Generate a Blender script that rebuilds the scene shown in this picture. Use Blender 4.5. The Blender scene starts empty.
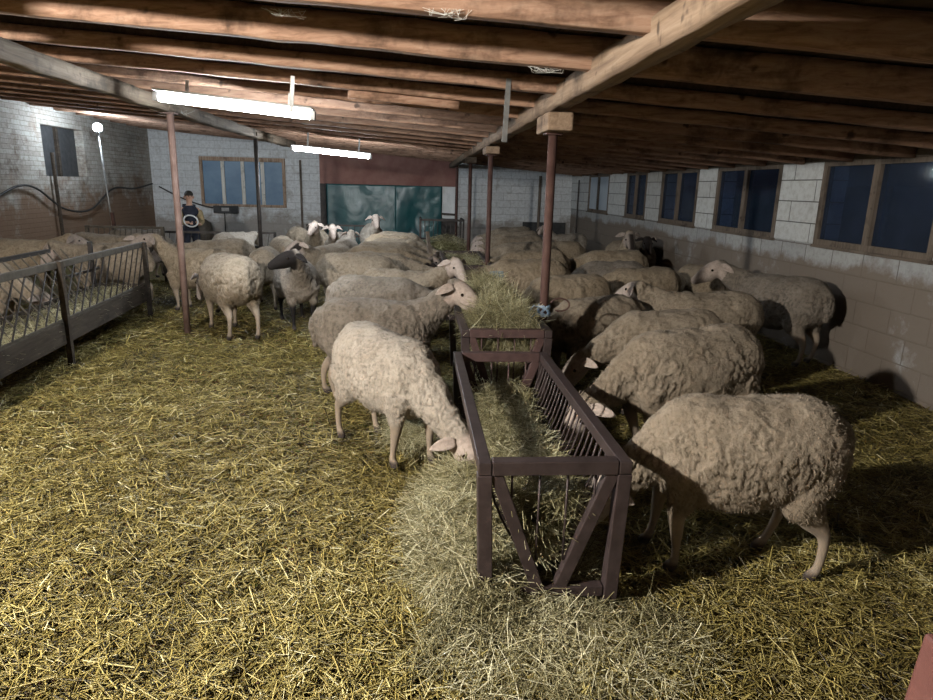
import bpy, bmesh, math, random
import numpy as np
from mathutils import Vector, Matrix
random.seed(7); rng = np.random.default_rng(7)
SC = bpy.context.scene
COL = SC.collection
R = math.radians

# ------------------------------------------------------------------ helpers
def link(o, parent=None):
    COL.objects.link(o)
    if parent is not None: o.parent = parent
    return o
def tag(o, label, cat, group=None, kind=None):
    o['label'] = label; o['category'] = cat
    if group: o['group'] = group
    if kind: o['kind'] = kind
    return o
def empty(name, loc, rz=0.0, label=None, cat=None, group=None):
    o = bpy.data.objects.new(name, None); o.empty_display_size = .1
    link(o); o.location = loc; o.rotation_euler = (0, 0, rz)
    if label: tag(o, label, cat, group)
    return o
def mesh_np(name, V, F, mat=None, parent=None, smooth=False, attrs=None):
    """V (n,3); F (m,k) array of quads/tris"""
    me = bpy.data.meshes.new(name)
    V = np.asarray(V, np.float32); F = np.asarray(F, np.int32)
    n, m, k = len(V), len(F), F.shape[1]
    me.vertices.add(n); me.vertices.foreach_set('co', V.ravel())
    me.loops.add(m*k); me.loops.foreach_set('vertex_index', F.ravel())
    me.polygons.add(m); me.polygons.foreach_set('loop_start', np.arange(0, m*k, k, dtype=np.int32))
    if attrs:
        for an, av in attrs.items():
            a = me.attributes.new(an, 'FLOAT', 'POINT'); a.data.foreach_set('value', np.asarray(av, np.float32))
    me.update(calc_edges=True); me.validate()
    if smooth: me.polygons.foreach_set('use_smooth', np.ones(len(me.polygons), bool))
    o = bpy.data.objects.new(name, me)
    if mat: me.materials.append(mat)
    return link(o, parent)
class MB:
    def __init__(s): s.v = []; s.f = []
    def quadbox(s, c8):
        b = len(s.v); s.v += [tuple(c) for c in c8]
        s.f += [tuple(b+i for i in q) for q in ((0,3,2,1),(4,5,6,7),(0,1,5,4),(1,2,6,5),(2,3,7,6),(3,0,4,7))]
        return s
    def box(s, x0, x1, y0, y1, z0, z1):
        return s.quadbox([(x0,y0,z0),(x1,y0,z0),(x1,y1,z0),(x0,y1,z0),(x0,y0,z1),(x1,y0,z1),(x1,y1,z1),(x0,y1,z1)])
    def bar(s, a, b, w, h, up=(0,0,1)):
        a = Vector(a); b = Vector(b); t = (b-a).normalized(); u = Vector(up)
        sd = t.cross(u)
        if sd.length < 1e-4: sd = t.cross(Vector((0,1,0)))
        sd.normalize(); u = sd.cross(t).normalized(); sd *= w/2; u *= h/2
        return s.quadbox([a-sd-u, a+sd-u, a+sd+u, a-sd+u, b-sd-u, b+sd-u, b+sd+u, b-sd+u])
    def tube(s, pts, r, n=8, cap=True):
        pts = [Vector(p) for p in pts]; rr = r if hasattr(r, '__len__') else [r]*len(pts)
        t = (pts[1]-pts[0]).normalized(); sd = t.orthogonal().normalized(); b0 = len(s.v)
        for i, p in enumerate(pts):
            tt = (pts[min(i+1, len(pts)-1)]-pts[max(i-1, 0)]).normalized()
            sd = (sd - tt*sd.dot(tt)).normalized(); up = tt.cross(sd)
            for k in range(n):
                a = 2*math.pi*k/n; s.v.append(tuple(p + (sd*math.cos(a)+up*math.sin(a))*rr[i]))
        for i in range(len(pts)-1):
            for k in range(n):
                a = b0+i*n+k; c = b0+i*n+(k+1) % n; s.f.append((a, c, c+n, a+n))
        if cap:
            s.f.append(tuple(b0+n-1-k for k in range(n))); e = b0+(len(pts)-1)*n; s.f.append(tuple(e+k for k in range(n)))
        return s
    def build(s, name, mat, parent=None, smooth=False, bevel=0.0, kind=None):
        me = bpy.data.meshes.new(name); me.from_pydata(s.v, [], s.f); me.update()
        me.materials.append(mat)
        if smooth: me.polygons.foreach_set('use_smooth', [len(p.vertices) == 4 for p in me.polygons])
        o = bpy.data.objects.new(name, me); link(o, parent)
        if bevel:
            m = o.modifiers.new('bevel', 'BEVEL'); m.width = bevel; m.segments = 2; m.limit_method = 'ANGLE'
        if kind: o['kind'] = kind
        return o
# numpy value noise
_perm = rng.random(65536).astype(np.float32)
def vnoise(P, s=1.0, seed=0):
    P = np.asarray(P)*s + seed*17.31
    i = np.floor(P).astype(np.int64); f = P-i; f = f*f*(3-2*f)
    def h(a, b, c): return _perm[((a*73856093) ^ (b*19349663) ^ (c*83492791)) & 65535]
    r = 0
    for dx in (0, 1):
        for dy in (0, 1):
            for dz in (0, 1):
                w = (f[:, 0] if dx else 1-f[:, 0])*(f[:, 1] if dy else 1-f[:, 1])*(f[:, 2] if dz else 1-f[:, 2])
                r = r + w*h(i[:, 0]+dx, i[:, 1]+dy, i[:, 2]+dz)
    return r*2-1

# ------------------------------------------------------------------ materials
class NT:
    def __init__(s, name):
        s.m = bpy.data.materials.new(name); s.m.use_nodes = True; s.t = s.m.node_tree
        s.t.nodes.clear(); s.out = s.n('ShaderNodeOutputMaterial'); s.b = s.n('ShaderNodeBsdfPrincipled')
        s.l(s.b.outputs[0], s.out.inputs[0])
    def n(s, ty, **kw):
        x = s.t.nodes.new(ty)
        for k, v in kw.items(): setattr(x, k, v)
        return x
    def l(s, a, b): s.t.links.new(a, b)
    def set(s, node, **kw):
        for k, v in kw.items():
            i = node.inputs[k.replace('_', ' ')] if k.replace('_', ' ') in node.inputs else node.inputs[k]
            if hasattr(v, 'is_linked') or hasattr(v, 'links'): s.l(v, i)
            else: i.default_value = v
        return node
    def coord(s, kind='Object', scale=(1,1,1), rot=(0,0,0), loc=(0,0,0)):
        c = s.n('ShaderNodeTexCoord'); m = s.n('ShaderNodeMapping'); s.l(c.outputs[kind], m.inputs[0])
        m.inputs['Scale'].default_value = scale; m.inputs['Rotation'].default_value = rot; m.inputs['Location'].default_value = loc
        return m.outputs[0]
    def geo(s, scale=(1,1,1)):
        c = s.n('ShaderNodeNewGeometry'); m = s.n('ShaderNodeMapping'); s.l(c.outputs['Position'], m.inputs[0])
        m.inputs['Scale'].default_value = scale; return m.outputs[0]
    def noise(s, vec, scale=5., detail=4., rough=.6, dist=0.):
        x = s.n('ShaderNodeTexNoise'); s.l(vec, x.inputs['Vector'])
        s.set(x, Scale=scale, Detail=detail, Roughness=rough, Distortion=dist); return x.outputs['Fac']
    def ramp(s, fac, stops, interp='LINEAR'):
        x = s.n('ShaderNodeValToRGB'); s.l(fac, x.inputs[0]); e = x.color_ramp.elements; x.color_ramp.interpolation = interp
        while len(e) < len(stops): e.new(.5)
        for q, (p, c) in zip(e, stops):
            q.position = p; q.color = (*c, 1) if hasattr(c, '__len__') else (c, c, c, 1)
        return x.outputs[0]
    def mix(s, fac, a, b, mode='MIX'):
        x = s.n('ShaderNodeMix', data_type='RGBA', blend_type=mode)
        for i, v in ((0, fac), (6, a), (7, b)):
            if hasattr(v, 'links'): s.l(v, x.inputs[i])
            else: x.inputs[i].default_value = v if i == 0 else (*v, 1)
        return x.outputs[2]
    def math(s, op, a, b=0.):
        x = s.n('ShaderNodeMath', operation=op)
        for i, v in ((0, a), (1, b)):
            if hasattr(v, 'links'): s.l(v, x.inputs[i])
            else: x.inputs[i].default_value = v
        return x.outputs[0]
    def bump(s, h, strength=.5, dist=.01):
        x = s.n('ShaderNodeBump'); s.l(h, x.inputs['Height']); x.inputs['Strength'].default_value = strength
        x.inputs['Distance'].default_value = dist; s.l(x.outputs[0], s.b.inputs['Normal']); return x
    def fin(s, color=None, rough=.8, metal=0., spec=.3):
        if color is not None:
            if hasattr(color, 'links'): s.l(color, s.b.inputs['Base Color'])
            else: s.b.inputs['Base Color'].default_value = (*color, 1)
        if hasattr(rough, 'links'): s.l(rough, s.b.inputs['Roughness'])
        else: s.b.inputs['Roughness'].default_value = rough
        s.b.inputs['Metallic'].default_value = metal; s.b.inputs['Specular IOR Level'].default_value = spec
        return s.m
def m_simple(name, c1, c2, scale=8., rough=.7, metal=0., bump=.3, bd=.004, spec=.3):
    q = NT(name); v = q.coord(); n = q.noise(v, scale, 6)
    q.bump(q.noise(v, scale*6, 3), bump, bd)
    return q.fin(q.ramp(n, [(.3, c1), (.7, c2)]), rough, metal, spec)
def m_emit(name, col, s):
    q = NT(name); q.b.inputs['Emission Color'].default_value = (*col, 1); q.b.inputs['Emission Strength'].default_value = s
    return q.fin((.9, .9, .9), .4)
def m_wood(name, c1, c2, c3, axis='x', rough=.85):
    q = NT(name); sc = {'x': (.5, 9, 9), 'y': (9, .5, 9), 'z': (9, 9, .5)}[axis]
    v = q.geo(sc); g = q.noise(v, 3.5, 6, .65, .6); v2 = q.geo((1, 1, 1)); st = q.noise(v2, 2.6, 5, .7); kn = q.noise(v2, 8., 2)
    c = q.ramp(g, [(.28, c1), (.5, c2), (.75, c3)])
    c = q.mix(q.ramp(st, [(.52, 0.), (.68, .75)]), c, tuple(x*.28 for x in c1))
    c = q.mix(q.ramp(kn, [(.66, 0.), (.74, .8)]), c, (.03, .018, .012))
    q.bump(g, .6, .006)
    return q.fin(c, rough)
def m_block(name, axis, bw, bh, paint, paint2, mortar, grime, glo, ghi, amt=.9, bump=.7, stain=.0):
    """painted block / brick wall; grime reaches up from the litter"""
    q = NT(name); g = q.n('ShaderNodeNewGeometry'); sx = q.n('ShaderNodeSeparateXYZ'); q.l(g.outputs['Position'], sx.inputs[0])
    cb = q.n('ShaderNodeCombineXYZ'); q.l(sx.outputs['Y' if axis == 'y' else 'X'], cb.inputs[0]); q.l(sx.outputs['Z'], cb.inputs[1])
    b = q.n('ShaderNodeTexBrick'); q.l(cb.outputs[0], b.inputs['Vector'])
    q.set(b, Scale=1., Mortar_Size=bh*.028, Mortar_Smooth=.3, Brick_Width=bw, Row_Height=bh)
    b.inputs['Color1'].default_value = (*paint, 1); b.inputs['Color2'].default_value = (*paint2, 1); b.inputs['Mortar'].default_value = (*mortar, 1)
    v = q.geo(); n1 = q.noise(v, 1.6, 7, .7); n2 = q.noise(v, 14., 6, .75)
    c = q.mix(q.ramp(n2, [(.45, 0.), (.75, .5)]), b.outputs['Color'], tuple(x*.55 for x in grime))
    mr = q.n('ShaderNodeMapRange'); q.l(sx.outputs['Z'], mr.inputs[0]); q.set(mr, From_Min=ghi, From_Max=glo, To_Min=0., To_Max=1.)
    n3 = q.noise(v, .9, 8, .75)
    c = q.mix(q.ramp(n3, [(.52, 0.), (.64, stain)]), c, tuple(x*.45 for x in grime))
    h = q.math('ADD', mr.outputs[0], q.math('MULTIPLY', q.math('SUBTRACT', n1, .5), 3.))
    c = q.mix(q.ramp(h, [(.25, 0.), (.75, amt)]), c, grime)
    hb = q.math('ADD', q.math('MULTIPLY', b.outputs['Fac'], -1.), q.math('MULTIPLY', n2, .5))
    q.bump(hb, bump, .012)
    return q.fin(c, .85)
M = {}
M['rafter'] = m_wood('rough_pine_x', (.14, .075, .047), (.29, .17, .113), (.39, .26, .185), 'x')
M['purlin'] = m_wood('rough_pine_y', (.14, .09, .06), (.24, .165, .11), (.32, .235, .165), 'y')
M['purlin_old'] = m_wood('grey_timber_y', (.075, .055, .038), (.16, .12, .085), (.24, .19, .14), 'y')
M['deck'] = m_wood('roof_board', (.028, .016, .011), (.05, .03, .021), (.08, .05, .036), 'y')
M['greywood'] = m_wood('grey_wood_y', (.08, .062, .05), (.15, .12, .095), (.21, .175, .145), 'y')
M['greywood_z'] = m_wood('grey_wood_z', (.08, .062, .05), (.15, .12, .095), (.21, .175, .145), 'z')
M['trough'] = m_wood('trough_wood', (.028, .020, .014), (.05, .038, .028), (.085, .066, .05), 'y')
M['framewood'] = m_wood('peeling_frame', (.22, .13, .08), (.34, .24, .17), (.5, .45, .4), 'z')
M['paint_strip'] = m_wood('peeling_white', (.45, .40, .33), (.62, .6, .55), (.75, .75, .72), 'z')
M['rust'] = m_simple('rusty_post', (.06, .03, .025), (.11, .06, .05), 9, .7, .2)
M['rustpink'] = m_simple('pink_rusty_post', (.11, .065, .052), (.18, .12, .10), 9, .7)
M['redpaint'] = m_simple('red_painted_steel', (.10, .04, .035), (.14, .06, .05), 9, .5)
M['darksteel'] = m_simple('dark_steel', (.03, .028, .028), (.07, .06, .055), 12, .55, .5)
M['feeder'] = m_simple('brown_painted_steel', (.034, .024, .023), (.062, .045, .044), 14, .5, .2, .25, .002)
M['feederred'] = m_simple('worn_red_brown_steel', (.055, .032, .030), (.10, .06, .056), 14, .6, .2)
M['galv'] = m_simple('galvanised_steel', (.20, .20, .20), (.34, .34, .33), 14, .45, .7)
M['rail'] = m_simple('grey_weathered_rail', (.055, .046, .036), (.11, .094, .075), 14, .6, .3)
M['cable'] = m_simple('black_cable', (.02, .02, .02), (.05, .045, .04), 14, .6)
M['rope'] = m_simple('blue_twine', (.18, .32, .5), (.45, .52, .6), 40, .8)
M['rubber'] = m_simple('dark_plastic', (.03, .03, .032), (.06, .06, .06), 10, .6)
M['net'] = m_simple('blue_grey_net', (.18, .24, .28), (.32, .38, .42), 30, .8)
M['tube'] = m_emit('lit_tube', (.86, .94, 1.), 215.)
M['tube_far'] = M['tube']
M['bulb'] = m_emit('lit_flood_lamp', (.74, .87, 1.), 520.)
M['keybulb'] = m_emit('lit_work_lamp', (1., .95, .86), 7600.)
M['housing'] = m_simple('white_enamel', (.5, .5, .5), (.62, .62, .62), 5, .4)
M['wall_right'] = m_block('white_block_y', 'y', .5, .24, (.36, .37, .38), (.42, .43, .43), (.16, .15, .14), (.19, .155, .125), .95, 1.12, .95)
M['wall_back'] = m_block('white_block_x', 'x', .42, .2, (.60, .62, .64), (.66, .68, .70), (.42, .43, .44), (.24, .21, .18), .5, 1.1, .8)
M['wall_left'] = m_block('whitewashed_brick', 'y', .27, .088, (.42, .40, .36), (.33, .30, .26), (.17, .13, .10), (.20, .125, .08), .9, 1.9, .95, 1., .85)
M['pillar'] = m_block('white_pillar_block', 'y', .9, .24, (.55, .57, .58), (.6, .62, .62), (.12, .12, .12), (.3, .27, .23), .8, 1.0, .4)
M['lintel'] = m_simple('reddish_render', (.22, .10, .085), (.33, .18, .15), 2.5, .85)
def m_tarp():
    q = NT('teal_tarpaulin'); v = q.geo(); n = q.noise(v, 1.7, 4, .5, .8); n2 = q.noise(v, 9, 4)
    c = q.ramp(n, [(.3, (.012, .072, .082)), (.7, (.025, .12, .13))])
    c = q.mix(q.ramp(n2, [(.66, 0.), (.76, .35)]), c, (.10, .16, .16))
    q.bump(n, .5, .04); return q.fin(c, .36, 0, .5)
M['tarp'] = m_tarp()
M['plastic'] = m_simple('white_plastic_sheet', (.6, .64, .66), (.8, .82, .84), 2, .35, 0, .8, .03, .6)
def m_glass(name, col, rough=.08):
    q = NT(name); n = q.noise(q.geo(), 3., 5)
    q.b.inputs['Transmission Weight'].default_value = .92
    q.b.inputs['IOR'].default_value = 1.1
    return q.fin(q.ramp(n, [(.3, tuple(x*.75 for x in col)), (.7, col)]), rough, 0, .4)
M['glass'] = m_glass('dusty_window_glass', (.24, .33, .52))
M['blueglass'] = m_simple('blue_sheeted_pane', (.075, .15, .25), (.15, .25, .36), 2.2, .4, 0, .4, .01, .5)
M['paleglass'] = m_simple('pale_blue_pane', (.35, .42, .5), (.48, .54, .6), 3, .5)
M['corr'] = m_simple('corrugated_sheet', (.22, .30, .42), (.32, .4, .5), 3, .5, .3)
M['panel'] = m_simple('grey_outer_panel', (.10, .12, .16), (.15, .18, .23), 2, .7)
M['litter'] = None
def m_litter():
    q = NT('straw_litter'); v = q.geo(); v1 = q.geo((1, 1, 1))
    a = q.noise(v1, 2.2, 5, .7); b = q.noise(v1, 45, 5, .8, 1.5)
    vs = q.n('ShaderNodeTexVoronoi'); q.l(q.geo((34, 90, 40)), vs.inputs['Vector']); vs.inputs['Scale'].default_value = 1.
    vs2 = q.n('ShaderNodeTexVoronoi'); q.l(q.geo((95, 30, 40)), vs2.inputs['Vector'])
    vs2.inputs['Scale'].default_value = 1.
    c = q.ramp(b, [(.3, (.035, .025, .008)), (.5, (.13, .10, .03)), (.72, (.30, .235, .085))])
    c = q.mix(.45, c, q.mix(1., vs.outputs['Color'], (.34, .27, .09), 'MULTIPLY'))
    c = q.mix(q.ramp(a, [(.45, 0.), (.7, .55)]), c, (.07, .05, .018))
    h = q.math('ADD', vs.outputs['Distance'], q.math('ADD', vs2.outputs['Distance'], b)); q.bump(h, .8, .02)
    return q.fin(c, .8)
M['litter'] = m_litter()
def m_strand(name, stops, rough=.55, spec=.35):
    q = NT(name); a = q.n('ShaderNodeAttribute', attribute_name='tone')
    return q.fin(q.ramp(a.outputs['Fac'], stops), rough, 0, spec)
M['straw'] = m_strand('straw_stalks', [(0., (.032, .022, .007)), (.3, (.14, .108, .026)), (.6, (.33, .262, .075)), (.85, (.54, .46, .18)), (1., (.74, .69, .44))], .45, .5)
M['hay'] = m_strand('hay_stalks', [(0., (.045, .038, .014)), (.4, (.21, .185, .085)), (.7, (.44, .40, .225)), (1., (.74, .70, .49))])
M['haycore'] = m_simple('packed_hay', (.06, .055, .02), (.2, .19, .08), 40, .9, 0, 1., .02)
def m_sheep(name, w1, w2, face, legs, hoof=(.05, .04, .035), grime=.5):
    q = NT(name); v = q.coord('Object')
    inf = q.n('ShaderNodeObjectInfo')
    add = q.n('ShaderNodeVectorMath', operation='ADD'); q.l(v, add.inputs[0])
    sc = q.n('ShaderNodeVectorMath', operation='SCALE'); q.l(inf.outputs['Random'], sc.inputs['Scale']); sc.inputs[0].default_value = (7, 5, 3); q.l(sc.outputs[0], add.inputs[1]); v2 = add.outputs[0]
    n1 = q.noise(v2, 4.5, 5, .7); n2 = q.noise(v2, 38, 4, .7); n3 = q.noise(v2, 110, 3, .8)
    wool = q.ramp(n1, [(.3, w1), (.7, w2)])
    wool = q.mix(q.ramp(n2, [(.30, .65), (.5, 0.)]), wool, tuple(x*.45 for x in w1))
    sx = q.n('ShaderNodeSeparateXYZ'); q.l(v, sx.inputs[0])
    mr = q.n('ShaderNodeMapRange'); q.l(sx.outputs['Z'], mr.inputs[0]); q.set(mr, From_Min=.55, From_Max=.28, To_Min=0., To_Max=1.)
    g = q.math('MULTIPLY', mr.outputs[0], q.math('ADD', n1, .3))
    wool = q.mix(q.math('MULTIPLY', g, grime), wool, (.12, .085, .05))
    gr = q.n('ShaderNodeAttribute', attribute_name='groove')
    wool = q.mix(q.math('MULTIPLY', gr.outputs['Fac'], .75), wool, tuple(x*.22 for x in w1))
    at = q.n('ShaderNodeAttribute', attribute_name='bare'); ah = q.n('ShaderNodeAttribute', attribute_name='headmask')
    sk = q.mix(ah.outputs['Fac'], legs, face)
    sk = q.mix(q.ramp(n2, [(.42, 0.), (.66, .6)]), sk, tuple(x*.5 for x in face))
    pm = q.n('ShaderNodeAttribute', attribute_name='mark'); sk = q.mix(pm.outputs['Fac'], sk, (.028, .022, .02))
    # hoof colour close to the ground
    hz = q.n('ShaderNodeMapRange'); q.l(sx.outputs['Z'], hz.inputs[0]); q.set(hz, From_Min=.06, From_Max=.035, To_Min=0., To_Max=1.)
    sk = q.mix(hz.outputs[0], sk, hoof)
    c = q.mix(at.outputs['Fac'], wool, sk)
    hh = q.math('MULTIPLY', q.math('ADD', q.math('MULTIPLY', n2, 1.2), n3), q.math('SUBTRACT', 1.1, at.outputs['Fac']))
    q.bump(hh, .55, .012)
    q.b.inputs['Sheen Weight'].default_value = .04
    return q.fin(c, .9, 0, .12)
PALE = (.42, .345, .30); LEG = (.27, .215, .16); BLK = (.016, .013, .012)
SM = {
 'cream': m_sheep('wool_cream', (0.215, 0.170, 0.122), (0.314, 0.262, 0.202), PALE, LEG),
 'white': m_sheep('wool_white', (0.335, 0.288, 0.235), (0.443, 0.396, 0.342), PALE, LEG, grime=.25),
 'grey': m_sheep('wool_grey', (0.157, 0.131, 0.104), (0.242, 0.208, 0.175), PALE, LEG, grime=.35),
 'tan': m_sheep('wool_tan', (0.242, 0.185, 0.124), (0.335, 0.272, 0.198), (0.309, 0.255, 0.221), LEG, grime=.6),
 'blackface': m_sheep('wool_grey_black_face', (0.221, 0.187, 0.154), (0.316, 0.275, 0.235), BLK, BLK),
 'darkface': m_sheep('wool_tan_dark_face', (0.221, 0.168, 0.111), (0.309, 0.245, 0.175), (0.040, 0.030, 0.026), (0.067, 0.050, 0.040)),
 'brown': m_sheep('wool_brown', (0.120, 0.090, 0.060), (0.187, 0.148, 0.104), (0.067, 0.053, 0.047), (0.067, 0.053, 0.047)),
}
M['eye'] = m_simple('dark_eye', (.008, .006, .005), (.02, .012, .008), 5, .15, 0, 0, .001, .6)

# ------------------------------------------------------------------ camera
H = 1.75
yw, pt, rl = R(4.7), R(14.1), R(1.45)
f = Vector((math.sin(yw)*math.cos(pt), math.cos(yw)*math.cos(pt), -math.sin(pt)))
rt = Vector((math.cos(yw), -math.sin(yw), 0)); up = rt.cross(f)
RR = rt*math.cos(rl)+up*math.sin(rl); UU = up*math.cos(rl)-rt*math.sin(rl)
cd = bpy.data.cameras.new('camera'); cam = bpy.data.objects.new('camera', cd); COL.objects.link(cam)
cam.matrix_world = Matrix(((RR.x, UU.x, -f.x, 0), (RR.y, UU.y, -f.y, 0), (RR.z, UU.z, -f.z, H), (0, 0, 0, 1)))
cd.sensor_fit = 'HORIZONTAL'; cd.sensor_width = 36; cd.lens = 36*650/933; cd.clip_start = .05; cd.clip_end = 200
SC.camera = cam
def inview(X, Y, Z, margin=.12):
    """plan-view test used only to decide how densely loose straw is strewn"""
    d = np.stack([X, Y, Z-H], -1); z = d@np.array(f); u = d@np.array(RR)/z*650/466.5; v = d@np.array(UU)/z*650/350
    return (z > .3) & (np.abs(u) < 1+margin) & (np.abs(v) < 1+margin)

# ------------------------------------------------------------------ shell
XL, XR, YB, YF = -7.2, 4.5, 19.0, -2.5
def roofz(x, y=0): return 2.44-.08*x
# floor: a gently lumpy litter bed
nx, ny = 150, 270
gx, gy = np.meshgrid(np.linspace(XL, XR, nx), np.linspace(YF, YB, ny))
P = np.stack([gx.ravel(), gy.ravel(), np.zeros(gx.size)], 1)
def ground(P2):
    Q = np.array(P2, float).copy(); Q[:, 2] = 0
    return -.045 + vnoise(Q, 1.1, 3)*.022 + vnoise(Q, 4., 5)*.014
P[:, 2] = ground(P)
idx = np.arange(nx*ny).reshape(ny, nx)
F4 = np.stack([idx[:-1, :-1].ravel(), idx[:-1, 1:].ravel(), idx[1:, 1:].ravel(), idx[1:, :-1].ravel()], 1)
fl = mesh_np('floor', P, F4, M['litter'], None, True); fl['kind'] = 'structure'

def struct(mb, name, mat, **k):
    o = mb.build(name, mat, **k); o['kind'] = 'structure'; return o
# right wall with window openings
WIN = [(15.26, 17.08), (12.72, 13.98), (10.35, 11.95), (7.94, 9.69), (5.35, 7.1), (2.75, 4.5)]
SILL, HEAD = 1.22, 2.11
mb = MB(); mb.box(XR, XR+.28, YF, YB, -.1, SILL)
wr = struct(mb, 'wall_right', M['wall_right'])
edges = [YF] + [e for w in sorted(WIN) for e in w] + [YB]
mb = MB()
for a, b in zip(edges[0::2], edges[1::2]): mb.box(XR-.02, XR+.28, a, b, SILL, HEAD)
struct(mb, 'wall_right_piers', M['pillar'], bevel=.012)
mb = MB(); mb.box(XR-.03, XR+.2, YF, YB, HEAD, HEAD+.13)
struct(mb, 'trim_1', M['greywood'], bevel=.01)
for i, (a, b) in enumerate(sorted(WIN)):
    fr = MB(); x0, x1 = XR-.025, XR+.06
    fr.box(x0, x1, a, b, SILL, SILL+.06); fr.box(x0, x1, a, b, HEAD-.05, HEAD)
    fr.box(x0, x1, a, a+.07, SILL+.06, HEAD-.05); fr.box(x0, x1, b-.07, b, SILL+.06, HEAD-.05)
    w = struct(fr, 'window_%d' % (i+1), M['greywood_z'])
    m_ = (a+b)/2; MB().box(x0-.01, x1, m_-.045, m_+.045, SILL+.06, HEAD-.05).build('mullion', M['greywood_z'], w)
    for (c, d) in ((a+.07, m_-.045), (m_+.045, b-.07)):
        MB().box(x0+.03, x0+.036, c, d, SILL+.06, HEAD-.05).build('pane', M['paleglass'] if i == 5 else M['glass'], w)
    MB().box(XR-.045, XR+.06, a, b, SILL-.03, SILL).build('sill', M['greywood'], w)
# the shed next door seen through the windows
mb = MB(); mb.box(9.0, 9.15, 0, 30, -.5, 2.0)
nb = empty('neighbouring_shed', (9, 10, 0), 0, 'neighbouring shed of grey panels and corrugated sheet beyond the right windows', 'shed')
mb.v = [(x-9, y-10, z) for x, y, z in mb.v]; mb.build('panel_wall', M['panel'], nb)
V = []; Fq = []
ys = np.arange(-10, 20, .045)
for k, y in enumerate(ys):
    x = -.06 + .03*math.sin(k*math.pi/2)
    V += [(x, y, 1.95), (x, y, 3.2)]
    if k: Fq.append((2*k-2, 2*k, 2*k+1, 2*k-1))
o = mesh_np('corrugated_cladding', V, Fq, M['corr'], nb); sm = o.modifiers.new('s', 'SOLIDIFY'); sm.thickness = .004
for y in range(-4, 20, 3): MB().box(-.05, 0.0, y, y+.08, -.5, 1.95).build('post', M['galv'], nb)
mb = MB().box(4.8, 30, -10, 35, -.3, -.2); g = mb.build('floor_yard', M['panel']); g['kind'] = 'structure'

# back wall: pieces around window and doorway
BW = (-5.90, -3.60, 1.07, 2.36)
DX0, DX1, DT = -2.66, 1.2, 1.74
mb = MB()
mb.box(XL, BW[0], YB, YB+.3, -.1, 3.3); mb.box(BW[0], BW[1], YB, YB+.3, -.1, BW[2]); mb.box(BW[0], BW[1], YB, YB+.3, BW[3], 3.3)
mb.box(BW[1], DX0, YB, YB+.3, -.1, 3.3); mb.box(DX1, XR+.28, YB, YB+.3, -.1, 3.3)
struct(mb, 'wall_back', M['wall_back'])
mb = MB().box(DX0, DX1, YB-.03, YB+.3, DT, 3.2); struct(mb, 'trim_2', M['lintel'])
for x in (-1.1, .2):
    pass
w = MB(); x0, x1, z0, z1 = BW
w.box(x0, x1, YB-.05, YB+.08, z1-.09, z1+.02).box(x0, x1, YB-.05, YB+.08, z0-.02, z0+.05)
w.box(x0, x0+.08, YB-.05, YB+.08, z0+.05, z1-.09).box(x1-.08, x1, YB-.05, YB+.08, z0+.05, z1-.09)
w = struct(w, 'window_7', M['framewood'], bevel=.006)
xs = np.linspace(x0+.08, x1-.08, 5)
for k in range(4):
    MB().box(xs[k], xs[k+1], YB+.0, YB+.02, z0+.05, z1-.09).build('pane', M['blueglass'], w)
    if k: MB().box(xs[k]-.045, xs[k]+.045, YB-.04, YB+.05, z0+.05, z1-.09).build('mullion', M['paint_strip'], w)
# doorway closed with tarpaulin
def sheet(name, x0, x1, z0, z1, y, mat, parent, amp=.03, seed=0):
    n, m = 50, 40; X, Z = np.meshgrid(np.linspace(x0, x1, n), np.linspace(z0, z1, m)); Pq = np.stack([X.ravel(), np.zeros(X.size), Z.ravel()], 1)
    yy = y + vnoise(Pq, 1.6, seed)*amp + vnoise(Pq*np.array([3., 1, 1]), 1.2, seed+4)*amp*.5 + vnoise(Pq, 7., seed+1)*amp*.15
    ii = np.arange(n*m).reshape(m, n); Fq = np.stack([ii[:-1, :-1].ravel(), ii[:-1, 1:].ravel(), ii[1:, 1:].ravel(), ii[1:, :-1].ravel()], 1)
    Pq[:, 1] = yy; o = mesh_np(name, Pq, Fq, mat, parent, True)
    s = o.modifiers.new('s', 'SOLIDIFY'); s.thickness = .006; return o
d = MB(); d.box(DX0, DX0+.16, YB-.05, YB+.2, -.05, DT).box(DX1-.06, DX1, YB-.05, YB+.2, -.05, DT)
d = struct(d, 'door_1', M['darksteel'])
MB().box(DX0+.16, DX1-.06, YB+.16, YB+.2, -.05, DT).build('door_board', M['darksteel'], d)
sheet('tarpaulin', DX0+.17, -.55, 0, DT, YB-.02, M['tarp'], d, .03, 2)
sheet('tarpaulin', -.56, .74, 0, DT, YB-.05, M['tarp'], d, .06, 9)
sheet('plastic_sheet', .76, DX1-.07, .84, DT, YB+.05, M['plastic'], d, .03, 5)
MB().bar((.74, YB-.02, .98), (DX1-.05, YB-.02, .96), .05, .06).bar((.74, YB-.02, .82), (DX1-.05, YB-.02, .8), .05, .06).build('cross_rail', M['darksteel'], d)
# left wall with dark blocked opening
LY0, LY1, LZ0, LZ1 = 13.75, 15.4, 1.75, 2.72
mb = MB(); mb.box(XL-.3, XL, YF, LY0, -.1, 3.4); mb.box(XL-.3, XL, LY1, YB+.3, -.1, 3.4); mb.box(XL-.3, XL, LY0, LY1, -.1, LZ0); mb.box(XL-.3, XL, LY0, LY1, LZ1, 3.4)
struct(mb, 'wall_left', M['wall_left'])
w = struct(MB().box(XL-.22, XL-.18, LY0, LY1, LZ0, LZ1), 'window_8', M['rubber'])
MB().box(XL-.18, XL-.12, (LY0+LY1)/2-.04, (LY0+LY1)/2+.04, LZ0, LZ1).build('mullion', M['trough'], w)
struct(MB().box(XL-.3, XR+.28, YF-.3, YF, -.1, 3.4), 'wall_front', M['trough'])
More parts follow.
